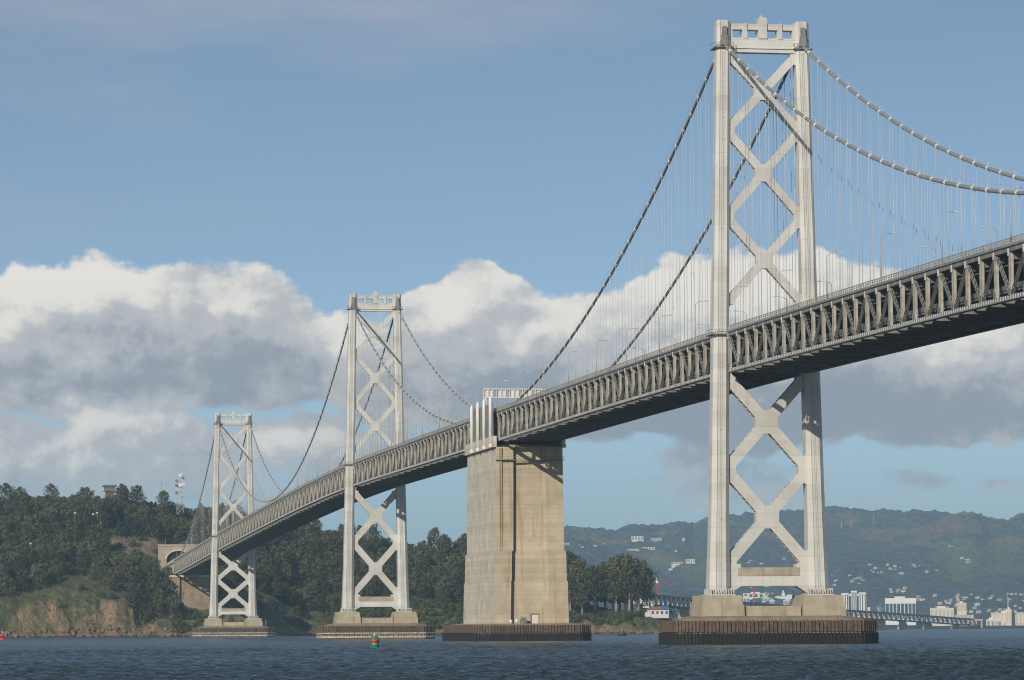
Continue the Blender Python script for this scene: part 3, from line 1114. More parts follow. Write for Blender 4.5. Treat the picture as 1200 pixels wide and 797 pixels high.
def tree_parts(kind, leaf, dens=1.):
    """returns (trunk mesh, crown mesh) of a tree about 1 unit = 1 m"""
    tr, cr = MB(), MB()
    if kind == 'broad':
        H, W, tb = random.uniform(12, 16), random.uniform(6.0, 8.2), 2.6
        n = 12
    elif kind == 'tall':
        H, W, tb = random.uniform(22, 28), random.uniform(6.2, 8.), 9.
        n = 19
    elif kind == 'cone':
        H, W, tb = random.uniform(15, 20), random.uniform(3.4, 4.4), 2.
        n = 17
    else:
        H, W, tb = random.uniform(3.4, 4.6), random.uniform(3.2, 4.2), .4
        n = 8
    bend = Vector((random.uniform(-.8, .8), random.uniform(-.8, .8), 0))
    top = H*.8
    tr.tube([(0, 0, -1.2), (bend.x*.3, bend.y*.3, top*.4), (bend.x, bend.y, top)], [H*.026+.08, H*.018+.05, .07], 6)
    for k in range(n):
        f = (k+.5)/n
        z = tb+(H-tb)*f
        if kind == 'cone':
            rr = W*(1.02-f)**.75
        elif kind == 'tall':
            rr = W*(math.sin(math.pi*min(1, .22+f*.74)))**.6
        else:
            rr = W*(math.sin(math.pi*min(1, .30+f*.66)))**.65
        ang = k*2.4+random.uniform(-.5, .5)
        rad = rr*random.uniform(.35, .75)
        c = Vector((bend.x*f+math.cos(ang)*rad, bend.y*f+math.sin(ang)*rad, z))
        cs = (rr*.62 if kind != 'cone' else rr*.7+.4)*random.uniform(.75, 1.15)
        if kind == 'shrub': cs = W*.5
        leaf_clump(cr, c, cs, int(74*dens), (1.2 if kind != 'shrub' else .75)/math.sqrt(dens), .8)
        if k % 2 == 0 and kind != 'shrub':
            zb = min(top*.95, max(tb*.6, z-H*.2))
            g = zb/top
            tr.tube([(bend.x*g, bend.y*g, zb), c], [.16, .05], 4)
    return tr.mesh(f'{kind}_trunk', M['trunk_p' if kind == 'tall' else 'trunk']), cr.mesh(f'{kind}_crown', leaf)


protos = {'broad': [tree_parts('broad', M['leaf']) for _ in range(6)], 'olive': [tree_parts('broad', M['leaf2']) for _ in range(3)],
          'tall': [tree_parts('tall', M['leaf2'], 1.2) for _ in range(5)], 'cone': [tree_parts('cone', M['leaf']) for _ in range(4)],
          'shrub': [tree_parts('shrub', M['leaf3']) for _ in range(4)]}
KIND = {'broad': ('evergreen_tree', 'dark broad tree', 'tree'), 'olive': ('broadleaf_tree', 'olive green rounded tree', 'tree'), 'tall': ('eucalyptus_tree', 'tall pale trunked tree', 'tree'),
        'cone': ('cypress_tree', 'narrow pointed dark conifer', 'tree'), 'shrub': ('bush', 'low bright green bush', 'bush')}


def plant(kind, x, y, z, s, where):
    nm, lb, cat = KIND[kind]
    tm, cm = random.choice(protos[kind])
    T = thing(nm, (x, y, z-.4), f"{lb} {where}", cat, f"{cat}s {where}: {lb}")
    T.rotation_euler = (0, 0, random.uniform(0, 6.28))
    T.scale = (s, s, s*random.uniform(.9, 1.1))
    for n_, me in (('trunk', tm), ('crown', cm)):
        o = bpy.data.objects.new(n_, me)
        COL.objects.link(o)
        o.parent = T


def px_of(x, y, z):
    dv = Vector((x-CX, y-CY, z-CZ))
    f = dv.dot(FW)
    return 600+FPX*dv.dot(RT)/f, 398.5-FPX*dv.dot(UP)/f


# candidate places over the island
cand = []
pts = []
tries = 0
cell = {}
def ok_dist(x, y, r):
    g = 8
    i, j = int(x//g), int(y//g)
    for a in range(i-2, i+3):
        for bb in range(j-2, j+3):
            for (px_, py_, pr) in cell.get((a, bb), ()):
                if (px_-x)**2+(py_-y)**2 < (.5*(r+pr))**2:
                    return False
    cell.setdefault((i, j), []).append((x, y, r))
    return True

NX = 26000
xs_ = rng.uniform(-200, 392, NX); ys_ = rng.uniform(1700, 2080, NX)
zs_ = island_h(xs_, ys_)
zs2 = island_h(xs_, ys_+3)
vs_ = ys_-shore_y(xs_)
slope_ = np.abs(zs2-zs_)/3
for x, y, z, v, sl in zip(xs_, ys_, zs_, vs_, slope_):
    if z < 2.5 or v < 4:
        continue
    u, w = px_of(x, y, z)
    if u < -60 or u > 800:
        continue
    if 119 < u < 138 and v > 225 and y < 2010:
        if ok_dist(x, y, 7): cand.append((x, y, z, 'small'))
        continue
    # roadway, abutment, clearing
    if -12.5 < x < 16 and 1778 < y < 1872: continue
    if abs(x) < 26 and 1740 < y <= 1800 and z > 30: continue
    if -14 < x < 24 and y <= 1796 and v < 60:
        kind = 'shrub' if z < 22 else 'shrub'
        if ok_dist(x, y, 4.2): cand.append((x, y, z, 'shrub'))
        continue
    if -56 < x < -2 and 138 < v < 182:
        if rng.rand() < .06 and ok_dist(x, y, 5): cand.append((x, y, z, 'shrub'))
        continue
    if -64 < x < 0 and 90 < v <= 138:
        if ok_dist(x, y, 5): cand.append((x, y, z, 'shrub'))
        continue
    # headland with grass and cliffs
    if x < -44 and v < 34 or x < -14 and v < 12:
        if v > 12 and sl < .9 and rng.rand() < .05 and ok_dist(x, y, 5): cand.append((x, y, z, 'shrub'))
        continue
    if -112 < x < -62 and v < 72 and v > 30:
        if abs(x+87) < 25-(v-30)*.42: continue
    # bank right of the farthest tower
    if 24 < x < 112 and v < 20: continue
    if 24 < x < 108 and 20 < v < 58:
        if rng.rand() < .1 and ok_dist(x, y, 5): cand.append((x, y, z, 'shrub'))
        continue
    if 74 < x < 104 and 84 < v < 112: continue
    if 112 <= x < 300 and v < 62:
        if v > 9 and ok_dist(x, y, 4.5): cand.append((x, y, z, 'shrub'))
        continue
    if x >= 300:
        if v < 40:
            if v > 16 and x < 352 and ok_dist(x, y, 4.5): cand.append((x, y, z, 'shrub'))
            continue
        if x > 362 or x > 318 and v < 70: continue
        if ok_dist(x, y, 8.5): cand.append((x, y, z, 'tall'))
        continue
    if x > 225 and v > 62:
        if ok_dist(x, y, 8.5): cand.append((x, y, z, 'tall' if rng.rand() < .6 else 'broad'))
        continue
    if -100 < x < -70 and 92 < v < 112 and ok_dist(x, y, 7):
        cand.append((x, y, z, 'broad')); continue
    r = 8.6
    if ok_dist(x, y, r):
        q = rng.rand()
        cand.append((x, y, z, 'cone' if q < .07 and v > 200 else 'tall' if q < .12 and v > 150 else 'olive' if q < .35 else 'broad'))
# which of them can be seen: highest over what stands in front of them, column by column
cols = {}
vis = []
cand = [(x, y, z, 'broad' if k == 'small' else k) for x, y, z, k in cand]
for x, y, z, k in sorted(cand, key=lambda c: math.hypot(c[0]-CX, c[1]-CY)):
    hh = {'broad': 13, 'olive': 13, 'tall': 24, 'cone': 17, 'shrub': 4}[k]
    u, w = px_of(x, y, z+hh)
    c = int(u//7)
    prev = max(cols.get(c+i, -1e9) for i in (-1, 0, 1))
    show = (738-w)-prev
    cols[c] = max(cols.get(c, -1e9), 738-w)
    vis.append((show, x, y, z, k))
vis.sort(key=lambda q: -q[0])
show_trees = [q for q in vis if q[4] != 'shrub'][:290]
rest_trees = [q for q in vis if q[4] != 'shrub'][290:]
show_shrub = [q for q in vis if q[4] == 'shrub'][:250]
rest_shrub = [q for q in vis if q[4] == 'shrub'][250:]
def where(x, y, z, k):
    v = y-float(shore_y(x))
    if k == 'shrub':
        return 'on the slope below the bridge abutment' if abs(x) < 26 else 'on the grassy headland at the left' if x < -10 else 'on the bank right of the farthest tower' if x < 112 else 'on the low shore bank left of the anchorage' if x < 250 else 'on the shore near the lighthouse'
    if x > 300: return 'in the grove left of the lighthouse'
    if x > 225: return 'on the slope behind the anchorage'
    if x > 112: return 'in the wood between middle tower and anchorage'
    if x > 20: return 'in the wood under the deck right of the farthest tower'
    return 'on the hilltop left of the farthest tower' if v > 190 else 'on the lower wooded slope left of the farthest tower'
for show, x, y, z, k in show_trees+show_shrub:
    s = random.uniform(.76, 1.18)
    if k != 'shrub' and 117 < px_of(x, y, z)[0] < 140 and y > 1960: s = .74
    elif k == 'broad' and 20 < px_of(x, y, z)[0] < 112 and y-float(shore_y(x)) > 225: s *= 1.2
    if k == 'shrub': s *= random.uniform(.8, 1.25)
    if x > 300 and k == 'tall': s = random.uniform(1.08, 1.4)
    plant(k, x, y, z, s, where(x, y, z, k))
# the remaining wood as one mass
def merge(items, name, mats):
    vv, ff, mi = [], [], []
    base = 0
    for show, x, y, z, k in items:
        for pi, me in enumerate(random.choice(protos[k])):
            if pi == 0: continue
            n = len(me.vertices)
            co = np.empty(n*3, np.float32); me.vertices.foreach_get('co', co); co = co.reshape(-1, 3)
            a = random.uniform(0, 6.28); s = random.uniform(.8, 1.1)
            r = np.array([[math.cos(a), -math.sin(a), 0], [math.sin(a), math.cos(a), 0], [0, 0, 1]])
            vv.append(co@r.T*s+np.array([x, y, z-.4]))
            ff.append(np.arange(n).reshape(-1, 4)+base)
            base += n
    if not vv: return
    co = np.concatenate(vv).astype(np.float32); q = np.concatenate(ff).astype(np.int32)
    me = bpy.data.meshes.new(name)
    me.vertices.add(len(co)); me.vertices.foreach_set('co', co.ravel())
    me.loops.add(q.size); me.loops.foreach_set('vertex_index', q.ravel())
    me.polygons.add(len(q)); me.polygons.foreach_set('loop_start', (np.arange(len(q))*4).astype(np.int32))
    me.materials.append(mats); me.update(calc_edges=True)
    o = bpy.data.objects.new(name, me); COL.objects.link(o)
    tag(o, kind='stuff')
merge(rest_trees, 'woodland', M['leaf'])
merge(rest_shrub, 'undergrowth', M['leaf3'])
# scrub on the ground of the wood and the banks
sb = MB()
NS = 14000
sx = rng.uniform(-200, 372, NS); sy = rng.uniform(1705, 1990, NS)
sz = island_h(sx, sy); sv = sy-shore_y(sx); s2 = island_h(sx, sy+2)
dn = fbm(sx*.06, sy*.06, 3, 77)
for x, y, z, v, q, z2 in zip(sx, sy, sz, sv, dn, s2):
    if z < 4 or v < 6 or (abs(x) < 17 and y > 1780): continue
    if z2-z > 2.6 or q < .47 or (-52 < x < -6 and 142 < v < 175): continue
    if -112 < x < -62 and 34 < v < 66 and q < .62: continue
    h = random.uniform(.5, 1.5)
    for _ in range(3):
        p = Vector((x+random.uniform(-1, 1), y+random.uniform(-1, 1), z+random.uniform(0, h)))
        a = Vector((random.gauss(0, 1), random.gauss(0, 1), random.gauss(0, .6))).normalized()
        u = a.cross(Vector((random.random(), random.random(), 1))).normalized()
        s = random.uniform(.5, 1.1)
        sb.add([p-a*s*.6, p+u*s*.5, p+a*s*.6, p-u*s*.5], [(0, 1, 2, 3)])
tag(sb.build('ground_scrub', foliage('scrub leaves', (.045, .052, .020), (.10, .095, .04))), kind='stuff')


rb = MB()
for _ in range(520):
    x = rng.uniform(-190, 372)
    if 20 < x < 60 and rng.rand() < .5: continue
    y = float(shore_y(x))+rng.uniform(-1.5, 5)
    z = max(-.3, ground_z(x, y)-.2)
    r = rng.uniform(.4, 1.7)*(1.3 if x < -10 else .9)
    rings = []
    for q, zz in ((.75, -.5), (1., .15), (.8, .6), (.3, .95)):
        rings.append([(x+r*q*math.cos(a)*rng.uniform(.7, 1.2)*1.2, y+r*q*math.sin(a)*rng.uniform(.7, 1.2), z+r*zz*rng.uniform(.8, 1.15)) for a in np.linspace(0, 2*math.pi, 7)[:-1]])
    rb.loft(rings)
tag(rb.build('shore_rubble', surf('brown shore rock', (.17, .115, .07), .95, .35, .3, (.05, .04, .03), .6)), kind='stuff')


# ------------------------------------------------------------------ abutment, portal and things on the island
AB = thing('bridge_abutment', (0, 1792, 0), 'brown concrete abutment wall carrying the island end of the bridge', 'abutment')
b = MB()
b.box(-11.9, -6.4, 1790.6, 1812, 10, 43.6); b.box(-6.4, -5.0, 1793.2, 1812, 10, 43.6); b.box(-5.0, 15.5, 1790.9, 1812, 10, 43.6)
o = b.build('abutment_wall', M['conc_b']); o.parent = AB; o.location = (0, -1792, 0)
b = MB(); b.box(-12.6, 16, 1790.2, 1863, 43.6, 45.2)
o = b.build('bearing_shelf', M['conc']); o.parent = AB; o.location = (0, -1792, 0)
b = MB()
for s_ in np.arange(1790.3, 1860, 10):
    e_ = min(s_+10, 1861)
    za, zb = railtop(s_), railtop(e_)
    for x0, x1, d0, d1 in ((-10.6, 10.6, -1.75, -1.25), (-10.7, -10.4, -2.3, 0), (10.4, 10.7, -2.3, 0), (-9, 9, -9.9, -9.45), (-10.4, -9.4, -45.2+0, -9.9) if False else (-10.2, -9.4, -9.45, -1.75)):
        if d1-d0 > 5 and int((s_-1790)/10) % 2: continue
        y1_ = e_ if d1-d0 < 5 else s_+1.2
        b.add([(x0, s_, za+d0), (x1, s_, za+d0), (x1, y1_, zb+d0), (x0, y1_, zb+d0), (x0, s_, za+d1), (x1, s_, za+d1), (x1, y1_, zb+d1), (x0, y1_, zb+d1)],
              [(0, 3, 2, 1), (4, 5, 6, 7), (0, 1, 5, 4), (2, 3, 7, 6), (1, 2, 6, 5), (3, 0, 4, 7)])
o = b.build('approach_deck', M['conc']); o.parent = AB; o.location = (0, -1792, 0)

PT = thing('tunnel_portal', (0, 1864, 0), 'pale concrete tunnel portal with arched openings behind the island end of the bridge', 'tunnel portal')
def portal_wall():
    b = MB()
    n = 14
    cx, r0, zs = -1.5, 9.2, 58.2
    arc = [(cx+r0*math.cos(math.pi*k/n), zs+6.5*math.sin(math.pi*k/n)) for k in range(n+1)]   # right to left
    xL, xR, zt, zb = -17, 20, 68.2, 44
    for (y, flip) in ((0, False), (3, True)):
        for k in range(n):
            (xa, za), (xb, zb_) = arc[k], arc[k+1]
            b.add([(xa, y, za), (xb, y, zb_), (xb, y, zt), (xa, y, zt)], [(0, 1, 2, 3)])
        b.add([(cx+r0, y, zb), (xR, y, zb), (xR, y, zt), (cx+r0, y, zt)], [(0, 1, 2, 3)])
        b.add([(xL, y, zb), (cx-r0, y, zb), (cx-r0, y, zt), (xL, y, zt)], [(0, 1, 2, 3)])
    b.add([(x, y, z) for x, z in arc for y in (0, 3)], [(2*k, 2*k+1, 2*k+3, 2*k+2) for k in range(n)])
    b.box(xL-.5, xR+.5, -.5, 3.5, zt, zt+1.3)
    return b
o = portal_wall().build('portal_wall', M['pier']); o.parent = PT
b = MB()
n = 14
for k in range(n):
    a0, a1 = math.pi*k/n, math.pi*(k+1)/n
    q = []
    for a in (a0, a1):
        for rr in (1.0, 1.12):
            q.append((-1.5+9.2*rr*math.cos(a), 58.2+6.5*rr*math.sin(a)))
    pl = [q[0], q[1], q[3], q[2]]
    b.prism_y(pl, -.8, -.03)
o = b.build('arch_ring', M['conc']); o.parent = PT
b = MB(); b.box(-12, 9, 2.9, 30, 44.2, 70); o = b.build('tunnel_shade_block', M['black']); o.parent = PT  # solid black block, its colour painted as the dark inside the tunnel

def put_at(o, x, y, z):
    o.location = (x, y, z)
def ground(x, y): return float(island_h(np.array([x]), np.array([y]))[0])

# watch tower on the hill
p = at_dist(128.5, 570, 2900)
WT = thing('watch_tower', (p.x, p.y, 0), 'brown watch tower with flat dark roof rising above the hilltop trees', 'tower')
zt = p.z
b = MB(); b.box(-3.2, 3.2, -3.2, 3.2, zt-26, zt-4.2); o = b.build('tower_shaft', M['trunk']); o.parent = WT
b = MB(); b.box(-4.9, 4.9, -4.9, 4.9, zt-4.2, zt-3.7); b.box(-4.2, 4.2, -4.2, 4.2, zt-3.7, zt-.3)
for k in range(5):
    for y in (-4.25, 4.25):
        b.box(-4+k*2-.12, -4+k*2+.12, y-.1, y+.1, zt-3.7, zt-.3, 1)
o = b.build('lookout_cabin', [M['timber'], M['dark']]); o.parent = WT
b = MB(); b.loft([rect(5.6, 5.6, zt-.3), rect(5.6, 5.6, zt+.6), rect(4.6, 4.6, zt+1.1)]); o = b.build('roof', M['dark']); o.parent = WT

# lattice radio tower
p0 = at_dist(211, 590, 2900); p1 = at_dist(210.5, 553, 2900)
RTW = thing('radio_tower', (p0.x, p0.y, 0), 'white lattice radio tower with dish antennas on the hilltop', 'radio tower')
b = MB()
zb, zt = p0.z-8, p1.z
lv = np.linspace(zb, zt, 9)
wd = lambda z: 2.6-1.0*(z-zb)/(zt-zb)
for sx, sy in ((-1, -1), (1, -1), (1, 1), (-1, 1)):
    b.tube([(sx*wd(zb), sy*wd(zb), zb), (sx*wd(zt), sy*wd(zt), zt)], .2, 4)
for za, zc in zip(lv[:-1], lv[1:]):
    wa, wb = wd(za), wd(zc)
    for (ax_, ay, bx_, by) in ((-1, -1, 1, -1), (1, -1, 1, 1), (1, 1, -1, 1), (-1, 1, -1, -1)):
        b.tube([(ax_*wa, ay*wa, za), (bx_*wb, by*wb, zc)], .12, 4)
        b.tube([(ax_*wa, ay*wa, za), (bx_*wa, by*wa, za)], .12, 4)
o = b.build('lattice_frame', M['pale']); o.parent = RTW
for k, (zz, dx, r, m_) in enumerate(((zt-3, 0, 1.5, 'white'), (zt-10.5, 0, 1.6, 'white'), (zt-7.5, -2.9, 1.3, 'dark'), (zt-11, -3., 1.3, 'dark'), (zt-17, -3., 1.3, 'dark'), (zt-5.2, 2.4, 1.1, 'dark'), (zt-10.3, 2.7, 1.1, 'white'))):
    b = MB()
    b.loft([[(math.cos(a)*r*q, y, math.sin(a)*r*q) for a in np.linspace(0, 2*math.pi, 11)[:-1]] for q, y in ((1, -.7), (1, -.5), (.6, -.1), (.15, .1))])
    b.box(-.15, .15, .1, 1.2, -.15, .15)
    o = b.build('dish_antenna', M[m_]); o.parent = RTW; o.location = (dx, -wd(zz)-.9, zz)
for k in (-1, 1):
    b = MB(); b.tube([(0, 0, 0), (0, 0, 4.)], .14, 5); b.box(-.35, .35, -.2, .2, 2., 4.)
    o = b.build('whip_antenna', M['lamph']); o.parent = RTW; o.location = (k*1.5, -1.4, zt)
p0 = at_dist(189, 592, 2900); p1 = at_dist(189, 566, 2900)
b = MB(); b.tube([(0, 0, p0.z-8), (0, 0, p1.z)], .42, 6); b.box(-.8, .8, -.8, .8, p0.z-1, p0.z-.2); b.tube([(0, 0, p1.z), (0, 0, p1.z+2)], .1, 5)
o = b.build('radio_mast', M['lampm']); o.location = (p0.x, p0.y, 0); tag(o, 'plain grey mast standing in the gap of the trees left of the lattice tower', 'mast')

# white globes / lamps among the trees
for k, (u, w, lb) in enumerate(((88, 602, 'white globe lamp on a pole among dark hill trees, leftmost of three'), (109, 603.5, 'white globe lamp on a pole among the hill trees, middle of three'), (114, 602, 'white globe lamp on a pole among the hill trees, rightmost of three'), (36, 638, 'white lamp post beside the road at the left edge of the wood'))):
    p = at_dist(u, w, 2745 if k < 3 else 2650)
    z0 = ground(p.x, p.y)
    b = MB(); b.tube([(0, 0, z0-.5), (0, 0, p.z)], .13, 5, 1); b.lathe([(.05, p.z-.2), (.6, p.z), (.8, p.z+.55), (.6, p.z+1.1), (.05, p.z+1.3)], n=10)
    o = b.build('globe_lamp', [M['white'], M['trunk']]); put_at(o, p.x, p.y, 0); tag(o, lb, 'lamp', None)

# lighthouse, hut and keeper's house on the point
def snap(px, D, dz=0):
    p = at_dist(px, 715, D)
    return p.x, p.y, ground(p.x, p.y)+dz
x, y, z = snap(763, 2872)
zt = at_dist(763, 702, 2872).z; zb = min(z, at_dist(763, 712, 2872).z)
LH = thing('lighthouse', (x, y, 0), 'small white lighthouse tower on the point by the red roofed house', 'lighthouse')
b = MB(); b.lathe([(2.9, z-3), (2.7, zb+1), (2.1, zt-3.2), (2.1, zt-3.0)], n=8, smooth=False); o = b.build('tower_shaft', M['white']); o.parent = LH
b = MB(); b.lathe([(2.9, zt-3.0), (2.9, zt-2.6), (1.5, zt-2.58), (1.5, zt-.9)], n=8, smooth=False); o = b.build('lantern_room', M['cream']); o.parent = LH
b = MB(); b.lathe([(1.8, zt-.9), (1.2, zt-.2), (.2, zt+.4), (.1, zt+1.1)], n=8); o = b.build('lantern_roof', M['roofg']); o.parent = LH

def house(name, x, y, z, w, dp, h, rot, wall, roof, label, cat='house', group=None, nwin=4, floors=1, roofh=None, tarp=None, flat=False):
    T = thing(name, (x, y, z), label, cat, group)
    T.rotation_euler = (0, 0, rot)
    b = MB(); b.box(-w/2, w/2, -dp/2, dp/2, -2, h); o = b.build('wall', wall); o.parent = T
    rh = roofh if roofh else h*.45
    b = MB()
    if flat:
        b.box(-w/2-.3, w/2+.3, -dp/2-.3, dp/2+.3, h, h+.8)
    else:
        e = .6
        b.loft([[(-w/2-e, -dp/2-e, h), (w/2+e, -dp/2-e, h), (w/2+e, dp/2+e, h), (-w/2-e, dp/2+e, h)], [(-w/2+dp*.3, -.1, h+rh), (w/2-dp*.3, -.1, h+rh), (w/2-dp*.3, .1, h+rh), (-w/2+dp*.3, .1, h+rh)]])
    o = b.build('roof', roof); o.parent = T
    for f in range(floors):
        for k in range(nwin):
            u = -w/2+(k+.5)*w/nwin
            b = MB(); fh = h/floors
            b.box(u-w/nwin*.22, u+w/nwin*.22, -dp/2-.06, -dp/2+.1, f*fh+fh*.3, f*fh+fh*.75)
            o = b.build('window', M['glass']); o.parent = T
    return T
x, y, z = snap(771, 2846)
z = at_dist(771, 721.5, 2846).z
hs = house('cottage', x, y, z, 15.5, 8, 4.6, R(8), M['white'], M['roofr'], 'white cottage with red roof and blue tarpaulin below the lighthouse', nwin=4, roofh=2.6)
b = MB(); b.loft([[(1.5, -4.75, 4.72), (8.4, -4.75, 4.72), (8.4, -.3, 7.3), (1.5, -.3, 7.3)], [(1.5, -4.75, 4.9), (8.4, -4.75, 4.9), (8.4, -.3, 7.5), (1.5, -.3, 7.5)]])
o = b.build('roof_tarpaulin', M['blue']); o.parent = hs
b = MB(); b.loft([[(-12, -4.2, -1), (-7.8, -4.2, -1), (-7.8, 3, -1), (-12, 3, -1)], [(-12, -4.2, 2.2), (-7.8, -4.2, 3.2), (-7.8, 3, 3.2), (-12, 3, 2.2)]]); o = b.build('lean_to', M['white']); o.parent = hs
x, y, z = snap(756.5, 2868)
zz = at_dist(756, 709.5, 2868).z
house('signal_hut', x, y, zz, 5, 4, 2.8, 0, M['white'], M['roofg'], 'tiny white hut between the grove and the lighthouse', 'hut', nwin=2, roofh=1.)
for u, yt, D in ((668, 651, 2880), (679, 656, 2868), (690, 661, 2874), (700, 659, 2862), (709, 662, 2880), (718, 656, 2866), (726, 653, 2880), (733, 650, 2868), (741, 652, 2878), (748, 656, 2864), (754, 664, 2876), (697, 668, 2850), (722, 668, 2850), (738, 666, 2852)):
    x, y, z = snap(u, D)
    s = (at_dist(u, yt, D).z-z)/24.5
    plant('tall', x, y, z, s, 'in the grove left of the lighthouse')
x, y, z = snap(785, 2876); z = max(z, 2)
plant('broad', x, y, min(z, at_dist(785, 720, 2876).z), .82, 'right of the lighthouse behind the cottage')
for px_, D in ((750, 2838), (744, 2830), (779, 2832), (792, 2850)):
    x, y, z = snap(px_, D); plant('shrub', x, y, z, 1.2, 'around the cottage on the point')

# ------------------------------------------------------------------ buoys
def lathe_part(parent, name, prof, mat, n=14):
    b = MB(); b.lathe(prof, n=n); o = b.build(name, mat); o.parent = parent; return o
p = at_dist(439.5, 759.5, 813)
BU = thing('channel_buoy', (p[0], p[1], 0), 'green and red banded can buoy floating in front of the middle tower pier', 'buoy')
BU.rotation_euler = (.05, -.04, 0)
lathe_part(BU, 'float_body', [(.2, -.9), (1.15, -.6), (1.15, .15), (1.0, .3)], M['green'])
lathe_part(BU, 'lower_green_band', [(.95, .3), (.93, 1.25), (.92, 1.26)], M['green'])
lathe_part(BU, 'red_band', [(.98, 1.26), (.98, 1.95), (.97, 1.96)], M['red'])
b = MB()
for k in range(6):
    a = k*math.pi/3
    b.beam((.8*math.cos(a), .8*math.sin(a), 1.96), (.8*math.cos(a), .8*math.sin(a), 2.75), .42, .08, up=(math.cos(a), math.sin(a), 0))
o = b.build('upper_green_vanes', M['green']); o.parent = BU
lathe_part(BU, 'lantern', [(.12, 1.96), (.12, 2.8), (.2, 2.85), (.2, 3.15), (.05, 3.25)], M['white'], 8)
q = at_dist(2.6, 745, 1900)
B2 = thing('channel_buoy', (q.x, q.y, 0), 'red buoy floating at the left edge in front of the island cliffs', 'buoy')
lathe_part(B2, 'float_body', [(.3, -1), (1.6, -.6), (1.7, .6), (.9, .9)], M['red'])
b = MB()
for k in range(4):
    a = k*math.pi/2+.4
    b.tube([(1.1*math.cos(a), 1.1*math.sin(a), .8), (.55*math.cos(a), .55*math.sin(a), 3.4)], .12, 5)
b.lathe([(.9, 1.7), (.7, 3.0), (.65, 3.0)], n=10)
o = b.build('cage_tower', M['red']); o.parent = B2
lathe_part(B2, 'lantern', [(.4, 3.4), (.4, 4.2), (.1, 4.5)], M['lamph'], 8)
q = at_dist(729.5, 745, 2000)
B3 = thing('bell_buoy', (q.x, q.y, 0), 'dark buoy on the water between anchorage and nearest tower', 'buoy')
lathe_part(B3, 'float_body', [(.3, -1), (2.4, -.6), (2.4, .8), (1.2, 1.1)], M['black'])
lathe_part(B3, 'cage_tower', [(1.1, 1.1), (.7, 3.6), (.2, 4.8), (.1, 5.6)], M['dark'], 8)

# ------------------------------------------------------------------ far shore: flats, hills
_P = np.array([300, 560, 640, 661, 684, 705, 722, 735, 745, 765, 790, 801, 812, 822, 830, 862, 905, 950, 966, 985, 1010, 1030, 1060, 1090, 1115, 1125, 1140, 1148, 1156, 1166, 1180, 1190, 1200, 1260, 1400])
_PY = np.array([652, 640, 621, 617.5, 618, 620, 622.5, 616, 614.5, 616, 611.5, 610.5, 614, 609, 606, 603.5, 599, 595.5, 594, 595, 597, 598.5, 598.5, 599.5, 602.5, 599.5, 598.5, 602, 607.5, 610, 608, 605.5, 603, 604, 622])


def far_h(px, D):
    """height of the far hills along the bearing of column px at distance D from the viewing point"""
    ridgeD = 11800+600*np.sin(px*.009)+(px-600)*1.3
    yh = 737.2-(px-600)*.0056
    H = (yh-np.interp(px, _P, _PY))/FPX*ridgeD
    t = np.clip((D-6900)/(ridgeD-6900), 0, 1.6)
    up_ = np.where(t < 1, (.10*t+.9*t**1.75), 1-.9*(t-1))
    lat = (px-600)/FPX*D
    # spurs and ravines running down from the ridge
    sp = fbm(lat*.0021+D*.0004, D*.00055+lat*.0003, 4, 61)-.5
    rv = np.abs(fbm(lat*.0045, D*.0011, 3, 71)-.5)
    env = np.clip(t*(1-t)*4, 0, 1)*(t < 1)
    z = 5+(H-5)*up_+env*(sp*190-rv*90+22)
    z = z+np.clip(t*3, 0, 1)*(fbm(lat*.04, D*.02, 3, 5)-.5)*(16+70*np.clip(t-.75, 0, .3))
    return np.maximum(z, 3.0+0*z)


pxs = np.linspace(330, 1420, 560)
Ds = np.concatenate([np.linspace(5750, 6900, 12)[:-1], np.linspace(6900, 13500, 330)])
PX, DD = np.meshgrid(pxs, Ds)
Zh = far_h(PX, DD)
Zh[0] = -1.5
bear = YAW+np.arctan((PX-600)/FPX)
Xh = CX+DD*np.sin(bear); Yh = CY+DD*np.cos(bear)
cover = np.zeros(PX.shape); brown = np.zeros(PX.shape)
zpy = (737.2-(PX-600)*.0056)-(Zh-CZ)/DD*FPX
front = DD < 11900
wob = (fbm(PX*.05, DD*.004, 4, 91)-.5)
for mx, my, mw, mh_, k_ in ((1135, 657, 44, 22, 1), (1120, 672, 34, 9, 1), (765, 656, 32, 9, 1), (815, 665, 16, 18, .7), (1180, 640, 30, 10, .8), (1185, 668, 12, 10, .6), (683, 626, 16, 5, .6)):
    cover = np.maximum(cover, k_*np.clip(1.5-((PX-mx)/mw)**2-((zpy-my)/mh_)**2+wob*2.4, 0, 1))
for mx, my, mw, mh_, k_ in ((985, 609, 22, 7, 1), (1020, 628, 30, 6, .8), (1075, 624, 34, 8, .9), (1125, 618, 40, 9, .8), (760, 652, 26, 6, .6), (1182, 636, 22, 7, .8), (890, 625, 40, 8, .6)):
    brown = np.maximum(brown, k_*np.clip(1.4-((PX-mx)/mw)**2-((zpy-my)/mh_)**2+wob*2.6, 0, 1))
mt, nt, bs, pos = new_mat('far hills')
sep = nt.n('ShaderNodeSeparateXYZ', {0: pos})
f1 = nt.noise(pos, .0028, 5, .6)
f2 = nt.noise(nt.scale(pos, (1, 1, 2)), .0013, 3, .6)
f3 = nt.noise(pos, .035, 4, .65)
hazed_forest = nt.mix(nt.ss(f3, .35, .65), (.042, .054, .066), (.090, .102, .102))  # wood tones shifted to bluish grey, painting distance haze into the colour
open_ = nt.mix(nt.ss(f2, .42, .58), (.125, .15, .052), (.20, .135, .085))
open_ = nt.mix(nt.ss(f3, .5, .62, 0, .5), open_, (.05, .06, .03))
msk = nt.ss(nt.m('ADD', f1, nt.m('MULTIPLY', nt.m('SUBTRACT', f3, .5), .3)), .58, .64)
hi = nt.ss(sep.outputs[2], 60, 140)
col = nt.mix(nt.m('MULTIPLY', msk, hi), hazed_forest, open_)
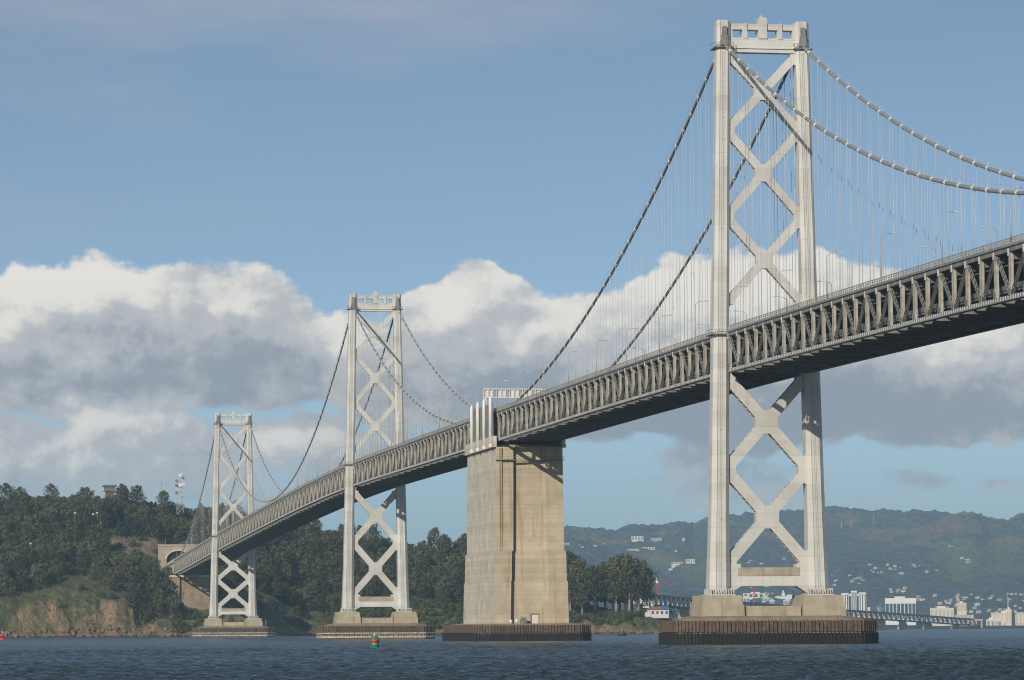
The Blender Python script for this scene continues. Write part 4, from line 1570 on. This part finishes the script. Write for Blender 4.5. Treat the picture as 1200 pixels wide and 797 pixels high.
cv = nt.n('ShaderNodeAttribute', attribute_name='cover')
cvs = nt.n('ShaderNodeSeparateColor', {0: cv.outputs['Color']})
spots = nt.ss(f3, .52, .6, 1, .35)
col = nt.mix(nt.m('MULTIPLY', cvs.outputs[0], spots), col, (.11, .125, .055))
col = nt.mix(nt.m('MULTIPLY', cvs.outputs[1], spots), col, (.17, .115, .075))
nt.set(bs.inputs['Base Color'], col)
bs.inputs['Roughness'].default_value = 1
bs.inputs['Specular IOR Level'].default_value = .1
nt.set(bs.inputs['Normal'], nt.n('ShaderNodeBump', {'Height': f3, 'Strength': .9, 'Distance': 14.}))
fh = tag(grid_mesh('far_hills', Xh, Yh, Zh, mt, smooth=False), kind='structure')
ca = fh.data.color_attributes.new('cover', 'FLOAT_COLOR', 'POINT')
ca.data.foreach_set('color', np.stack([cover, brown, cover*0, cover*0+1], -1).astype(np.float32).ravel())


_HD = np.arange(6000, 13000, 12.)


def hit(px, py):
    r = ray(px, py)
    zr = CZ+r.z*(_HD/math.hypot(r.x, r.y))
    k = np.nonzero(far_h(np.full(_HD.shape, float(px)), _HD) >= zr)[0]
    D = float(_HD[k[0]]) if len(k) else 7000.
    return at_dist(px, py, D), D


# buildings of the far city
def slab_building(name, px, py_top, py_bot, wpx, D, label, bays, wall, dark, frame_every=1, depth=18, cat='building', group=None, top=True, rot=None):
    p = at_dist(px, py_bot, D); zt = at_dist(px, py_top, D).z
    w = wpx/FPX*D
    T = thing(name, (p.x, p.y, 0), label, cat, group)
    T.rotation_euler = (0, 0, -YAW-math.atan((px-600)/FPX) if rot is None else rot)
    z0 = min(p.z, 4)-2
    b = MB(); b.box(-w/2, w/2, -depth/2, depth/2, z0, zt); o = b.build('wall', wall); o.parent = T
    h = zt-p.z
    for k in range(bays):
        u = -w/2+(k+.5)*w/bays
        b = MB(); b.box(u-w/bays*(.4 if bays == 8 else .3), u+w/bays*(.4 if bays == 8 else .3), -depth/2-.25, -depth/2+.1, p.z+h*.04, zt-h*(.16 if bays == 8 else .12)); o = b.build('window_strip', dark); o.parent = T
    if top:
        b = MB(); b.box(-w/2-.5, w/2+.5, -depth/2-.5, depth/2+.5, zt, zt+1.6); b.box(-w*.2, w*.15, -4, 4, zt+1.6, zt+5); o = b.build('roof', M['cream']); o.parent = T
    return T, p, zt, w


GB = 'buildings of the far city'
T, p, zt, w = slab_building('apartment_tower', 1001, 696, 717, 30, 7000, 'white apartment tower with three rounded wings on the far shore', 2, M['white'], M['glass'], depth=20, top=False)
for u, h, ww in ((-.34, 1.5, .26), (0, 6, .22), (.33, 2.5, .30)):
    b = MB(); b.box(w*(u-ww/2), w*(u+ww/2), -13.5, -10.05, 2, zt+h)
    for k in range(3):
        xx = w*(u-ww/2+ww*(k+.5)/3)
        b.box(xx-.9, xx+.9, -13.9, -13.5, 6, zt+h-3, 1)
    o = b.build('wing', [M['white'], M['glass']]); o.parent = T
b = MB(); b.box(w*.5, w*.62, -9, 8, 2, zt-26); o = b.build('annex', M['cream']); o.parent = T
T, p, zt, w = slab_building('office_slab', 1055.5, 702, 722, 35, 7000, 'long office slab with dark glass bays and pale columns on the far shore', 8, M['white'], M['glass'], depth=22)
b = MB(); b.box(-w/2-.8, w/2+.8, -11.6, -11.0, zt-9, zt+1.2); o = b.build('parapet_band', M['white']); o.parent = T
slab_building('terraced_block', 1104, 713.5, 724, 27, 6700, 'cream low block with stepped roof right of the dark glass slab', 6, M['cream'], M['beige'])
slab_building('terraced_block', 1104, 711, 714, 15, 6720, 'narrow upper storey of cream block right of the dark glass slab', 4, M['cream'], M['roofg'], top=False)
slab_building('cream_block', 1127, 707.5, 716, 11, 7300, 'small cream cube of a building beyond the viaduct', 3, M['cream'], M['beige'])
slab_building('warehouse', 1181, 719, 731, 38, 6400, 'long beige warehouse at the right edge of the far shore', 9, M['beige'], M['cream'])
slab_building('clock_block', 1182.5, 715, 731, 6, 6380, 'square beige tower block in the middle of the warehouse', 2, M['cream'], M['beige'])
slab_building('shed', 1161, 727, 734, 10, 6050, 'small yellow cream shed by the end of the viaduct', 2, M['cream'], M['roofg'])
slab_building('shed', 1171.5, 727.5, 734, 7, 6060, 'smaller pale shed right of the yellow cream shed', 1, M['white'], M['roofg'])
slab_building('low_hall', 1130, 720.5, 724.5, 22, 6500, 'low brownish hall behind the right end of the viaduct', 5, M['trunk_p'], M['beige'], top=False)
p = at_dist(1181, 696, 6500); b = MB(); b.tube([(0, 0, 10), (0, 0, p.z)], [1.5, .35], 6); b.box(-1.2, 1.2, -1.2, 1.2, p.z*.45, p.z*.45+3)
o = b.build('broadcast_mast', M['lamph']); put_at(o, p.x, p.y, 0); tag(o, 'slender white mast above the beige warehouse', 'mast')
# pale group seen under the tower strut
p, D = hit(918, 702)
T = thing('grand_hotel', (p.x, p.y, p.z), 'large white building with central cupola on the far hillside, seen under the tower strut', 'building')
T.rotation_euler = (0, 0, -YAW-.07)
k = D/FPX
b = MB(); b.box(-9*k, 9*k, -8, 8, -12, 3.2*k); b.box(-10*k, -4*k, -9.5, -8.03, -12, 2.2*k); b.box(4*k, 10*k, -9.5, -8.03, -12, 5*k); o = b.build('wall', M['white']); o.parent = T
b = MB(); b.loft([rect(2*k, 6, 3.2*k), rect(2*k, 6, 6*k), rect(1.2*k, 4, 7.5*k)]); b.lathe([(2.5, 7.5*k), (3, 8.6*k), (1, 10*k), (.2, 11*k)], n=8); o = b.build('cupola', M['white']); o.parent = T
b = MB(); b.loft([rect(9*k+1, 9, 3.2*k), rect(8*k, 2, 4.2*k)]); o = b.build('roof', M['roofr']); o.parent = T
for (u, w_, wd_, lb) in ((886, 698, 30, 'long pale institutional building left of the cupola building'), (898, 703, 10, 'white block below the long pale building under the tower strut'), (874, 703, 9, 'small white block at the left under the tower strut'), (905, 706.5, 6, 'white tower block between cupola building and viaduct'), (922, 706, 8, 'white low block in front of the cupola building')):
    p, D = hit(u, w_+2)
    slab_building('institute_block', u, w_-2, w_+2, wd_, D, lb, 5, M['white'], M['glass'])
# large pale buildings on the left hill
for (u, w_, wd_, hp, lb) in ((747, 631, 14, 4.5, 'big white building high on the far left hill'), (769, 632.5, 13, 4, 'brownish long building beside the big white one on the far hill'), (801, 632, 3.4, 3, 'bright white dome like house alone on the dark far hillside'), (742, 644.5, 13, 2.4, 'left pale terrace of buildings above the green far meadow'), (760, 642.5, 15, 2.4, 'right pale terrace of buildings above the green far meadow'), (795, 660, 16, 2.2, 'long pale row of buildings below the green meadow'), (809, 657.5, 11, 4, 'cream block at the right end of the pale row below the meadow'), (664, 637.5, 7, 2.5, 'pinkish building on the far hill right beside the anchorage'), (697, 640, 4, 2.4, 'small white house above the grove on the far hill'), (792, 645.5, 3, 1.6, 'tiny white house right of the far green meadow')):
    p, D = hit(u, w_+hp/2)
    slab_building('hill_building', u, w_-hp/2, w_+hp/2, wd_, D, lb, 4, M['beige'] if 'brown' in lb or 'pink' in lb else M['cream'] if 'pale' in lb or 'cream' in lb else M['white'], M['roofg'], depth=16, top=False)

# houses scattered on the far hillside
hw = []
M['house_w'] = surf('weathered white wall', (.52, .50, .46), .8, .15, .02)
M['house_c'] = surf('sand wall', (.40, .35, .28), .8, .15, .02)
for (ws, wr_) in ((M['house_w'], M['roofg']), (M['house_c'], M['beige']), (M['beige'], M['roofg'])):
    b = MB(); b.box(-8, 8, -5, 5, -3, 6, 0); b.loft([rect(8.8, 5.8, 6), [(-6, -.2, 9.2), (6, -.2, 9.2), (6, .2, 9.2), (-6, .2, 9.2)]], True, 1)
    for q in (-5, 0, 5):
        b.box(q-1, q+1, -5.08, -4.9, 1.8, 4.2, 2)
    hw.append(b.mesh('hill_house', [ws, wr_, M['glass']]))
cl = [(1035, 668, 22, 6, 20, 'in the bright cluster above the apartment tower'), (995, 681, 22, 7, 16, 'on the slope right beside the nearest tower'), (1054, 693, 14, 4, 9, 'in the cluster between apartment tower and office slab'), (1128, 655, 8, 5, 8, 'by the edge of the green far meadow'), (1115, 643, 6, 2, 3, 'alone high above the green far meadow'), (1085, 667, 18, 4, 8, 'in the middle of the dark far slope'), (1160, 705, 40, 9, 34, 'on the lower right far slope above the warehouse'), (1095, 702, 30, 6, 18, 'behind the office slab and the cream block'), (885, 693, 28, 5, 10, 'on the far slope seen under the tower strut'), (890, 660, 50, 18, 12, 'on the far slope seen between the tower legs'), (775, 670, 30, 8, 9, 'low on the far left hill above the cranes'), (700, 640, 34, 4, 7, 'high on the far left hill beside the anchorage'), (1150, 716, 45, 4, 20, 'on the flat ground behind the viaduct'), (1030, 716, 50, 4, 14, 'behind the viaduct near the apartment tower')]
for (cx_, cy_, sx_, sy_, n_, lb) in cl:
    for _ in range(int(n_*.7)):
        u, w_ = cx_+rng.uniform(-1, 1)*sx_, cy_+rng.uniform(-1, 1)*sy_
        p, D = hit(u, w_)
        o = bpy.data.objects.new('hillside_house', random.choice(hw))
        COL.objects.link(o)
        o.location = p; s = rng.uniform(.32, .7); o.scale = (s*rng.uniform(.7, 1.5), s, s)
        o.rotation_euler = (0, 0, -YAW+rng.uniform(-.7, .7))
        tag(o, f'small pale house {lb}', 'house', f'houses {lb}')
# masts on the ridge
for u, h, lb in ((986, 7, 'thin mast on the far ridge, leftmost of three'), (997, 6, 'thin mast on the far ridge, middle of three'), (1024, 9, 'thin mast on the far ridge, rightmost and tallest')):
    D = 12000.
    z = float(far_h(np.array([u*1.]), np.array([D]))[0]); p = at_dist(u, 600, D); hh_ = h/FPX*D
    b = MB(); b.tube([(0, 0, z-15), (0, 0, z+hh_)], [1.4, .8], 5)
    for q in (.4, .7):
        b.box(-2, 2, -2, 2, z+hh_*q, z+hh_*q+1)
    o = b.build('ridge_mast', M['lampm']); put_at(o, p.x, p.y, 0); tag(o, lb, 'mast')

# ------------------------------------------------------------------ long truss viaduct beyond the island
VP = [(740, 695.5, 3300), (812, 702.3, 3750), (905, 709., 4300), (990, 715., 4850), (1070, 720.6, 5350), (1136, 725.6, 5780)]
vw = [at_dist(*q) for q in VP]
for k in range(len(vw)-1):
    a, c = vw[k], vw[k+1]
    L = (c-a).length
    V = thing('truss_viaduct', (a.x, a.y, 0), ['low truss viaduct span left of the nearest tower beyond the cottage', 'low truss viaduct span passing behind the nearest tower legs', 'low truss viaduct span behind the right part of the nearest pier', 'low truss viaduct span in front of the apartment tower and slab', 'right end span of the low truss viaduct reaching the far shore'][k], 'viaduct', 'spans of the low truss viaduct')
    o_ = Vector((a.x, a.y, 0))
    def VV(t, dz=0, off=0):
        q = a+(c-a)*t-o_
        n = Vector(((c-a).y, -(c-a).x, 0)).normalized()
        return q+n*off+Vector((0, 0, dz))
    b = MB()
    b.beam(VV(0, -1.2), VV(1, -1.2), 17, 1.3); b.beam(VV(0, -.1, 9), VV(1, -.1, 9), .4, 1.0); b.beam(VV(0, -.1, -9), VV(1, -.1, -9), .4, 1.0)
    o = b.build('road_deck', M['steel']); o.parent = V
    b = MB(); b.beam(VV(0, -9.6), VV(1, -9.6), 17, .9); o = b.build('lower_deck', M['dark']); o.parent = V
    n_ = max(6, int(L/34))
    for off in (-8.6, 8.6):
        for i in range(n_+1):
            b = MB(); b.beam(VV(i/n_, -9.2, off), VV(i/n_, -2, off), 2.0, 4.6, up=(0, 1, 0))
            if i < n_:
                b.beam(VV(i/n_, -9.2 if i % 2 else -2.2, off*.98), VV((i+1)/n_, -2.2 if i % 2 else -9.2, off*.98), .5, .6)
            o = b.build('truss_post', M['pale']); o.parent = V
    m_ = max(1, int(L/150))
    for i in range(m_):
        q = VV((i+.5)/m_)
        zt = q.z-10.1
        b = MB(); b.loft([[(q.x+sx*7, q.y+sy*6, -3) for sx, sy in ((-1, -1), (1, -1), (1, 1), (-1, 1))], [(q.x+sx*7, q.y+sy*6, 2.) for sx, sy in ((-1, -1), (1, -1), (1, 1), (-1, 1))], [(q.x+sx*4, q.y+sy*4, zt-1) for sx, sy in ((-1, -1), (1, -1), (1, 1), (-1, 1))], [(q.x+sx*5, q.y+sy*9, zt-1) for sx, sy in ((-1, -1), (1, -1), (1, 1), (-1, 1))], [(q.x+sx*5, q.y+sy*9, zt) for sx, sy in ((-1, -1), (1, -1), (1, 1), (-1, 1))]])
        o = b.build('pier', M['conc']); o.parent = V
for u in (1138.5, 1147):
    p = at_dist(u, 725.5 if u < 1140 else 726.3, 5800)
    b = MB(); b.box(-6, 6, -1.2, 1.2, p.z-1.5, p.z+1); b.box(-5.5, -3.5, -1, 1, -3, p.z-1.5); b.box(3.5, 5.5, -1, 1, -3, p.z-1.5)
    o = b.build('viaduct_bent', M['conc']); put_at(o, p.x, p.y, 0); tag(o, 'concrete portal bent at the end of the viaduct, ' + ('left one' if u < 1140 else 'right one'), 'viaduct bent')

# red tower cranes
for u, yt, D, jl, jr, lb in ((769.5, 681, 4300, -13, 22, 'red tower crane with long jib standing beyond the grove'), (883.5, 683, 5200, -6, 8, 'red tower crane seen under the bottom strut of the nearest tower')):
    p = at_dist(u, yt, D); k = D/FPX
    T = thing('tower_crane', (p.x, p.y, 0), lb, 'crane')
    T.rotation_euler = (0, 0, -YAW)
    z = p.z
    b = MB()
    for sx, sy in ((-1, -1), (1, -1), (1, 1), (-1, 1)):
        b.tube([(sx*.9, sy*.9, -2), (sx*.9, sy*.9, z)], .28, 4)
    for q in range(16):
        z0, z1 = z*q/16, z*(q+1)/16
        b.tube([(-.9, -.9, z0), (.9, -.9, z1)], .2, 4); b.tube([(.9, -.9, z0), (-.9, -.9, z1)], .2, 4); b.tube([(-.9, .9, z0), (-.9, -.9, z1)], .2, 4)
    o = b.build('mast', M['red']); o.parent = T
    b = MB()
    for zz, yy in ((z-2, -.7), (z-2, .7), (z-.4, 0)):
        b.tube([(jl*k, yy, zz), (jr*k, yy, zz)], .2, 4)
    nn_ = 26
    for q in range(nn_):
        x0 = jl*k+(jr-jl)*k*q/nn_; x1 = jl*k+(jr-jl)*k*(q+1)/nn_
        b.tube([(x0, -.7, z-2), (x1, 0, z-.4)], .12, 4); b.tube([(x0, .7, z-2), (x1, 0, z-.4)], .12, 4)
    b.tube([(jl*k*.9, 0, z-.4), (0, 0, z+5), (jr*k*.75, 0, z-.4)], .1, 4)
    o = b.build('jib', M['red']); o.parent = T
    b = MB(); b.box(-1.3, 1.6, -1.4, 1.4, z-2.6, z+.6); b.tube([(0, 0, z+.6), (0, 0, z+5)], .4, 4); o = b.build('cab', M['white']); o.parent = T
    b = MB(); b.box(jl*k, jl*k+3, -1.2, 1.2, z-4.4, z-2.3); o = b.build('counterweight', M['roofg']); o.parent = T
# harbour sheds on the far waterfront
for i, (u, w_, hp, mt_, lb) in enumerate(((1046, 8, 3, 'roofr', 'rust red low shed on the far quay left of the viaduct piers'), (1068, 9, 2.6, 'white', 'white low shed on the far quay between two viaduct piers'), (1094, 12, 2.6, 'roofr', 'dull red shed on the far quay right of the viaduct piers'), (1111, 8, 3.6, 'white', 'white gabled shed on the far quay'), (1123, 12, 2.2, 'dark', 'dark low wharf shed near the end of the viaduct'), (1035, 9, 2.2, 'beige', 'beige shed on the far quay right of the nearest pier'))):
    D = 5850.
    p = at_dist(u, 735, D); k = D/FPX
    T = thing('quay_shed', (p.x, p.y, 0), lb, 'shed', None)
    T.rotation_euler = (0, 0, -YAW)
    b = MB(); b.box(-w_*k/2, w_*k/2, -7, 7, -2, hp*k*.75); o = b.build('wall', M[mt_]); o.parent = T
    b = MB(); b.loft([rect(w_*k/2+.5, 7.5, hp*k*.75), [(-w_*k/2-.5, -.2, hp*k*1.1), (w_*k/2+.5, -.2, hp*k*1.1), (w_*k/2+.5, .2, hp*k*1.1), (-w_*k/2-.5, .2, hp*k*1.1)]]); o = b.build('roof', M['roofg']); o.parent = T

# ------------------------------------------------------------------ haze
HAZE = 5.4e-5
hm = bpy.data.materials.new('air'); hm.use_nodes = True
nt = NT(hm.node_tree)
nt.N.remove(nt.N['Principled BSDF'])
pv = nt.n('ShaderNodeVolumePrincipled')
pv.inputs['Color'].default_value = (.52, .80, 1.0, 1)
pv.inputs['Density'].default_value = HAZE
pv.inputs['Anisotropy'].default_value = .0
nt.L.new(pv.outputs[0], nt.N['Material Output'].inputs['Volume'])
b = MB(); b.box(-19500, 21500, -21000, 21500, -9, 590)
hz = b.build('haze', hm)
tag(hz, kind='stuff')

# ------------------------------------------------------------------ sun and sky
EL, AZ = R(21.2), R(35.5)      # sun behind the viewer, to the left of the bridge axis
sd = Vector((math.sin(AZ)*math.cos(EL), math.cos(AZ)*math.cos(EL), -math.sin(EL)))
sun = bpy.data.lights.new('sun', 'SUN')
sun.energy = 4.2
sun.angle = R(.53)
sun.color = (1.0, .92, .79)
so = bpy.data.objects.new('sun', sun)
so.rotation_euler = sd.to_track_quat('-Z', 'Y').to_euler()
COL.objects.link(so)

w = bpy.data.worlds.new('World'); sc.world = w
w.use_nodes = True
w.cycles.sampling_method = 'NONE'
nt = NT(w.node_tree)
bg = nt.N['Background']
SKY = .13
bg.inputs['Strength'].default_value = SKY
sky = nt.n('ShaderNodeTexSky', sky_type='NISHITA', sun_disc=False)
sky.sun_elevation = EL
sky.sun_rotation = math.pi+AZ
sky.altitude = 0; sky.air_density = 1.0; sky.dust_density = .3; sky.ozone_density = 3.0
tc = nt.n('ShaderNodeTexCoord')
DIR = tc.outputs['Generated']
sp = nt.n('ShaderNodeSeparateXYZ', {0: DIR})
dx, dy, dz = sp.outputs
# bearing from the middle of the view, and elevation, both in thousands of photograph pixels
hyp = nt.m('SQRT', nt.m('ADD', nt.m('MULTIPLY', dx, dx), nt.m('MULTIPLY', dy, dy)))
az = nt.m('SUBTRACT', nt.m('ARCTAN2', dx, dy), YAW)
U = nt.m('MULTIPLY', az, FPX/1000)
V = nt.m('MULTIPLY', nt.m('ARCTAN2', dz, hyp), FPX/1000)
V = nt.m('SUBTRACT', V, nt.m('MULTIPLY', U, -.0056*-1))
# clear sky: look a little higher than the horizon so it stays blue low down
lift = nt.n('ShaderNodeCombineXYZ', {0: dx, 1: dy, 2: nt.m('ADD', nt.m('MULTIPLY', dz, 2.4), .06)})
nt.set(sky.inputs[0], nt.n('ShaderNodeVectorMath', {0: lift.outputs[0]}, operation='NORMALIZE').outputs[0])
SKYTINT = (1.25, 1.12, .96)
CDARK, CMID, CLIGHT, VEIL = (.315, .345, .40), (.56, .555, .57), (.95, .89, .81), (.42, .44, .52)
LITS = ((45, 335, 100, 34, .42), (150, 318, 55, 24, .30), (20, 385, 60, 30, .12), (330, 350, 90, 34, .06), (200, 450, 230, 30, -.36), (300, 425, 100, 36, -.16), (120, 400, 100, 24, -.10), (130, 488, 55, 30, .46), (75, 520, 40, 26, .2), (340, 508, 90, 18, .34), (220, 540, 120, 30, -.12), (870, 342, 150, 56, .50), (770, 415, 60, 40, .12), (940, 500, 340, 38, -.60), (1010, 455, 150, 34, -.26), (1150, 400, 70, 36, .32), (580, 450, 130, 36, -.20), (560, 345, 50, 30, .24), (515, 365, 30, 24, .3), (655, 385, 50, 26, .26), (395, 400, 36, 40, .2), (880, 565, 250, 30, -.22), (1120, 570, 160, 16, -.25))
clear = nt.mix(1., sky.outputs[0], SKYTINT, 'MULTIPLY')
clear = nt.mix(nt.ss(V, -.05, .36, .88, 0), clear, tuple(c/SKY for c in (.35, .43, .48)))

# cumulus: the density of the cloud field as a node group of (U, V)
grp = bpy.data.node_groups.new('cloud field', 'ShaderNodeTree')
grp.interface.new_socket('U', in_out='INPUT', socket_type='NodeSocketFloat')
grp.interface.new_socket('V', in_out='INPUT', socket_type='NodeSocketFloat')
grp.interface.new_socket('Density', in_out='OUTPUT', socket_type='NodeSocketFloat')
grp.interface.new_socket('Lumps', in_out='OUTPUT', socket_type='NodeSocketFloat')
g = NT(grp)
gi = g.n('NodeGroupInput'); go = g.n('NodeGroupOutput')
u_, v_ = gi.outputs[0], gi.outputs[1]
vec = g.n('ShaderNodeCombineXYZ', {0: u_, 1: g.m('MULTIPLY', v_, 1.25), 2: 3.7}).outputs[0]
wx = g.noise(vec, 7.0, 2, .55)
vec2 = g.n('ShaderNodeVectorMath', {0: vec}, operation='ADD'); vec2.inputs[1].default_value = (5.2, 1.7, 2.9)
wy = g.noise(vec2.outputs[0], 7.0, 2, .55)
u2 = g.m('ADD', u_, g.m('MULTIPLY', g.m('SUBTRACT', wx, .5), .10))
v2 = g.m('ADD', v_, g.m('MULTIPLY', g.m('SUBTRACT', wy, .5), .075))
# (centre px, centre py, half width, half height, weight, flat-base factor)
BL = [
    # big bank at the left
    (40, 368, 110, 55, 1.), (140, 352, 75, 48, 1.), (-60, 380, 120, 70, 1.), (215, 372, 90, 58, 1.), (310, 385, 85, 60, 1.), (370, 400, 40, 50, .8), (60, 420, 150, 52, 1.), (220, 425, 190, 46, 1.05), (320, 435, 90, 44, .95), (100, 452, 170, 24, .8),
    # low sunlit puffs
    (140, 478, 52, 30, .85), (70, 520, 50, 34, .7), (175, 520, 70, 40, .7), (25, 545, 60, 40, .65), (330, 508, 90, 24, .75), (385, 525, 70, 26, .65), (240, 530, 120, 34, .62), (130, 562, 160, 26, .6), (20, 500, 26, 18, .4),
    (410, 410, 55, 60, .75), (395, 372, 26, 22, .6), (450, 450, 60, 60, .7),
    # middle heads
    (562, 358, 36, 42, 1.), (515, 378, 45, 34, .95), (600, 385, 62, 44, 1.), (545, 410, 90, 52, 1.), (668, 388, 55, 36, .9), (640, 425, 110, 48, .85), (560, 455, 150, 44, .8), (700, 440, 90, 46, .8),
    # heads behind the nearest tower
    (765, 360, 40, 30, .95), (815, 338, 48, 36, 1.), (870, 325, 52, 36, 1.), (945, 335, 58, 36, 1.), (1000, 350, 40, 34, .7), (800, 385, 100, 48, 1.), (900, 385, 130, 60, 1.), (780, 440, 110, 50, .8),
    # flat grey base at the right
    (850, 475, 160, 46, 1.), (1050, 450, 160, 56, 1.), (1180, 425, 100, 62, 1.05), (1000, 490, 240, 30, 1.), (1250, 460, 200, 60, 1.), (1120, 395, 70, 34, .7), (680, 490, 110, 26, .6),
    # small rags below
    (845, 545, 70, 20, .20), (880, 575, 70, 14, .16), (1045, 562, 26, 14, .22), (1080, 571, 30, 10, .22), (1185, 578, 34, 9, .2), (800, 570, 40, 14, .18),
    (-300, 420, 260, 110, 1), (1600, 420, 260, 110, 1), (2500, 380, 440, 130, 1), (-1400, 400, 400, 140, 1), (5200, 400, 900, 150, 1), (-5200, 420, 1000, 160, 1), (11000, 380, 1500, 180, 1)]
uv2 = g.n('ShaderNodeCombineXYZ', {0: u2, 1: v2}).outputs[0]


def blob(nt_, uv, cx_, cy_, a_, b_):
    """squared elliptical distance from a blob centre"""
    nd = nt_.n('ShaderNodeVectorMath', {0: uv}, operation='MULTIPLY_ADD')
    nd.inputs[1].default_value = (1000/a_, 1000/b_, 0)
    nd.inputs[2].default_value = (-(cx_-600)/a_, -(737-cy_)/b_, 0)
    dt = nt_.n('ShaderNodeVectorMath', {0: nd.outputs[0], 1: nd.outputs[0]}, operation='DOT_PRODUCT')
    return dt.outputs['Value']


acc = None
for cx_, cy_, a_, b_, wt in BL:
    f_ = g.m('MULTIPLY_ADD', blob(g, uv2, cx_, cy_, a_, b_), -wt, 1.25*wt)
    acc = f_ if acc is None else g.m('SMOOTH_MAX', acc, f_, .25)
fb = g.noise(vec, 13., 8, .66)
fb2 = g.noise(vec, 3.4, 1, .5)
vor = g.n('ShaderNodeTexVoronoi', {'Vector': vec, 'Scale': 13., 'Detail': 3., 'Roughness': .55, 'Lacunarity': 2.3}, voronoi_dimensions='2D', feature='F1', normalize=True)
bill = g.m('SUBTRACT', .42, vor.outputs['Distance'])
dens = g.m('ADD', g.m('MULTIPLY', acc, .85), g.m('MULTIPLY', g.m('SUBTRACT', fb, .5), 1.25))
dens = g.m('ADD', dens, g.m('MULTIPLY_ADD', g.m('SUBTRACT', fb2, .5), .7, g.m('MULTIPLY', bill, 1.5)))
g.L.new(dens, go.inputs[0])
g.L.new(g.m('ADD', g.m('MULTIPLY', fb, 1.3), g.m('MULTIPLY', bill, 1.5)), go.inputs[1])

def field(u, v):
    nd = nt.n('ShaderNodeGroup'); nd.node_tree = grp
    nt.set(nd.inputs[0], u); nt.set(nd.inputs[1], v)
    return nd.outputs[0], nd.outputs[1]
(D0, N0) = field(U, V)
D1, N1 = field(nt.m('ADD', U, -.011), nt.m('ADD', V, .013))
D2, N2 = field(nt.m('ADD', U, -.030), nt.m('ADD', V, .044))
alpha = nt.ss(D0, .02, .42)
g1 = nt.m('ADD', nt.m('MULTIPLY', nt.m('SUBTRACT', N0, N1), .30), nt.m('MULTIPLY', nt.m('SUBTRACT', N0, N2), .30))
g2 = nt.m('MAXIMUM', nt.m('MINIMUM', nt.m('SUBTRACT', nt.m('MINIMUM', D0, 1.5), nt.m('MINIMUM', D2, 1.5)), .8), -.6)
thin = nt.ss(D0, .1, 1.5, .06, -.08)
lit = nt.m('ADD', nt.m('MULTIPLY_ADD', g2, .15, g1), nt.m('ADD', thin, .44))
UVs = nt.n('ShaderNodeCombineXYZ', {0: U, 1: V}).outputs[0]
for cx_, cy_, a_, b_, k_ in LITS:
    lit = nt.m('MULTIPLY_ADD', nt.m('POWER', 2.718, nt.m('MULTIPLY', blob(nt, UVs, cx_, cy_, a_, b_), -1)), k_, lit)
fine = nt.noise(UVs, 30., 4, .62)
lit = nt.m('ADD', lit, nt.m('MULTIPLY', nt.m('SUBTRACT', fine, .5), .35))
lit = nt.ss(lit, -.2, 1.05)
k = 1/SKY
ccol = nt.mix(nt.ss(lit, 0, .52), tuple(c*k for c in CDARK), tuple(c*k for c in CMID))
ccol = nt.mix(nt.ss(lit, .5, 1), ccol, tuple(c*k for c in CLIGHT))
# thin high veil
vv = nt.n('ShaderNodeCombineXYZ', {0: nt.m('MULTIPLY', U, .5), 1: nt.m('MULTIPLY', V, 2.4), 2: 1.3}).outputs[0]
veil = nt.m('MULTIPLY', nt.ss(nt.noise(vv, 2.6, 5, .6), .40, .75), nt.ss(nt.m('SUBTRACT', V, nt.m('MULTIPLY', U, .35)), .50, .84, 0, .8))
out = nt.mix(veil, clear, tuple(c*k for c in VEIL))
out = nt.mix(nt.m('MULTIPLY', alpha, nt.ss(V, .10, .23, .42, 1)), out, ccol)
nt.set(bg.inputs['Color'], out)

# ------------------------------------------------------------------ render settings
sc.view_settings.view_transform = 'Standard'
sc.view_settings.look = 'None'
sc.view_settings.exposure = 0
sc.view_settings.gamma = 1
cy = sc.cycles
cy.use_denoising = True
try:
    cy.denoiser = 'OPENIMAGEDENOISE'
    cy.denoising_input_passes = 'RGB_ALBEDO_NORMAL'
except Exception:
    pass
cy.max_bounces = 4
cy.diffuse_bounces = 2
cy.glossy_bounces = 2
cy.volume_bounces = 0
cy.transparent_max_bounces = 8
cy.use_adaptive_sampling = False
cy.pixel_filter_type = 'BLACKMAN_HARRIS'
cy.filter_width = 1.1
cy.sample_clamp_indirect = 4
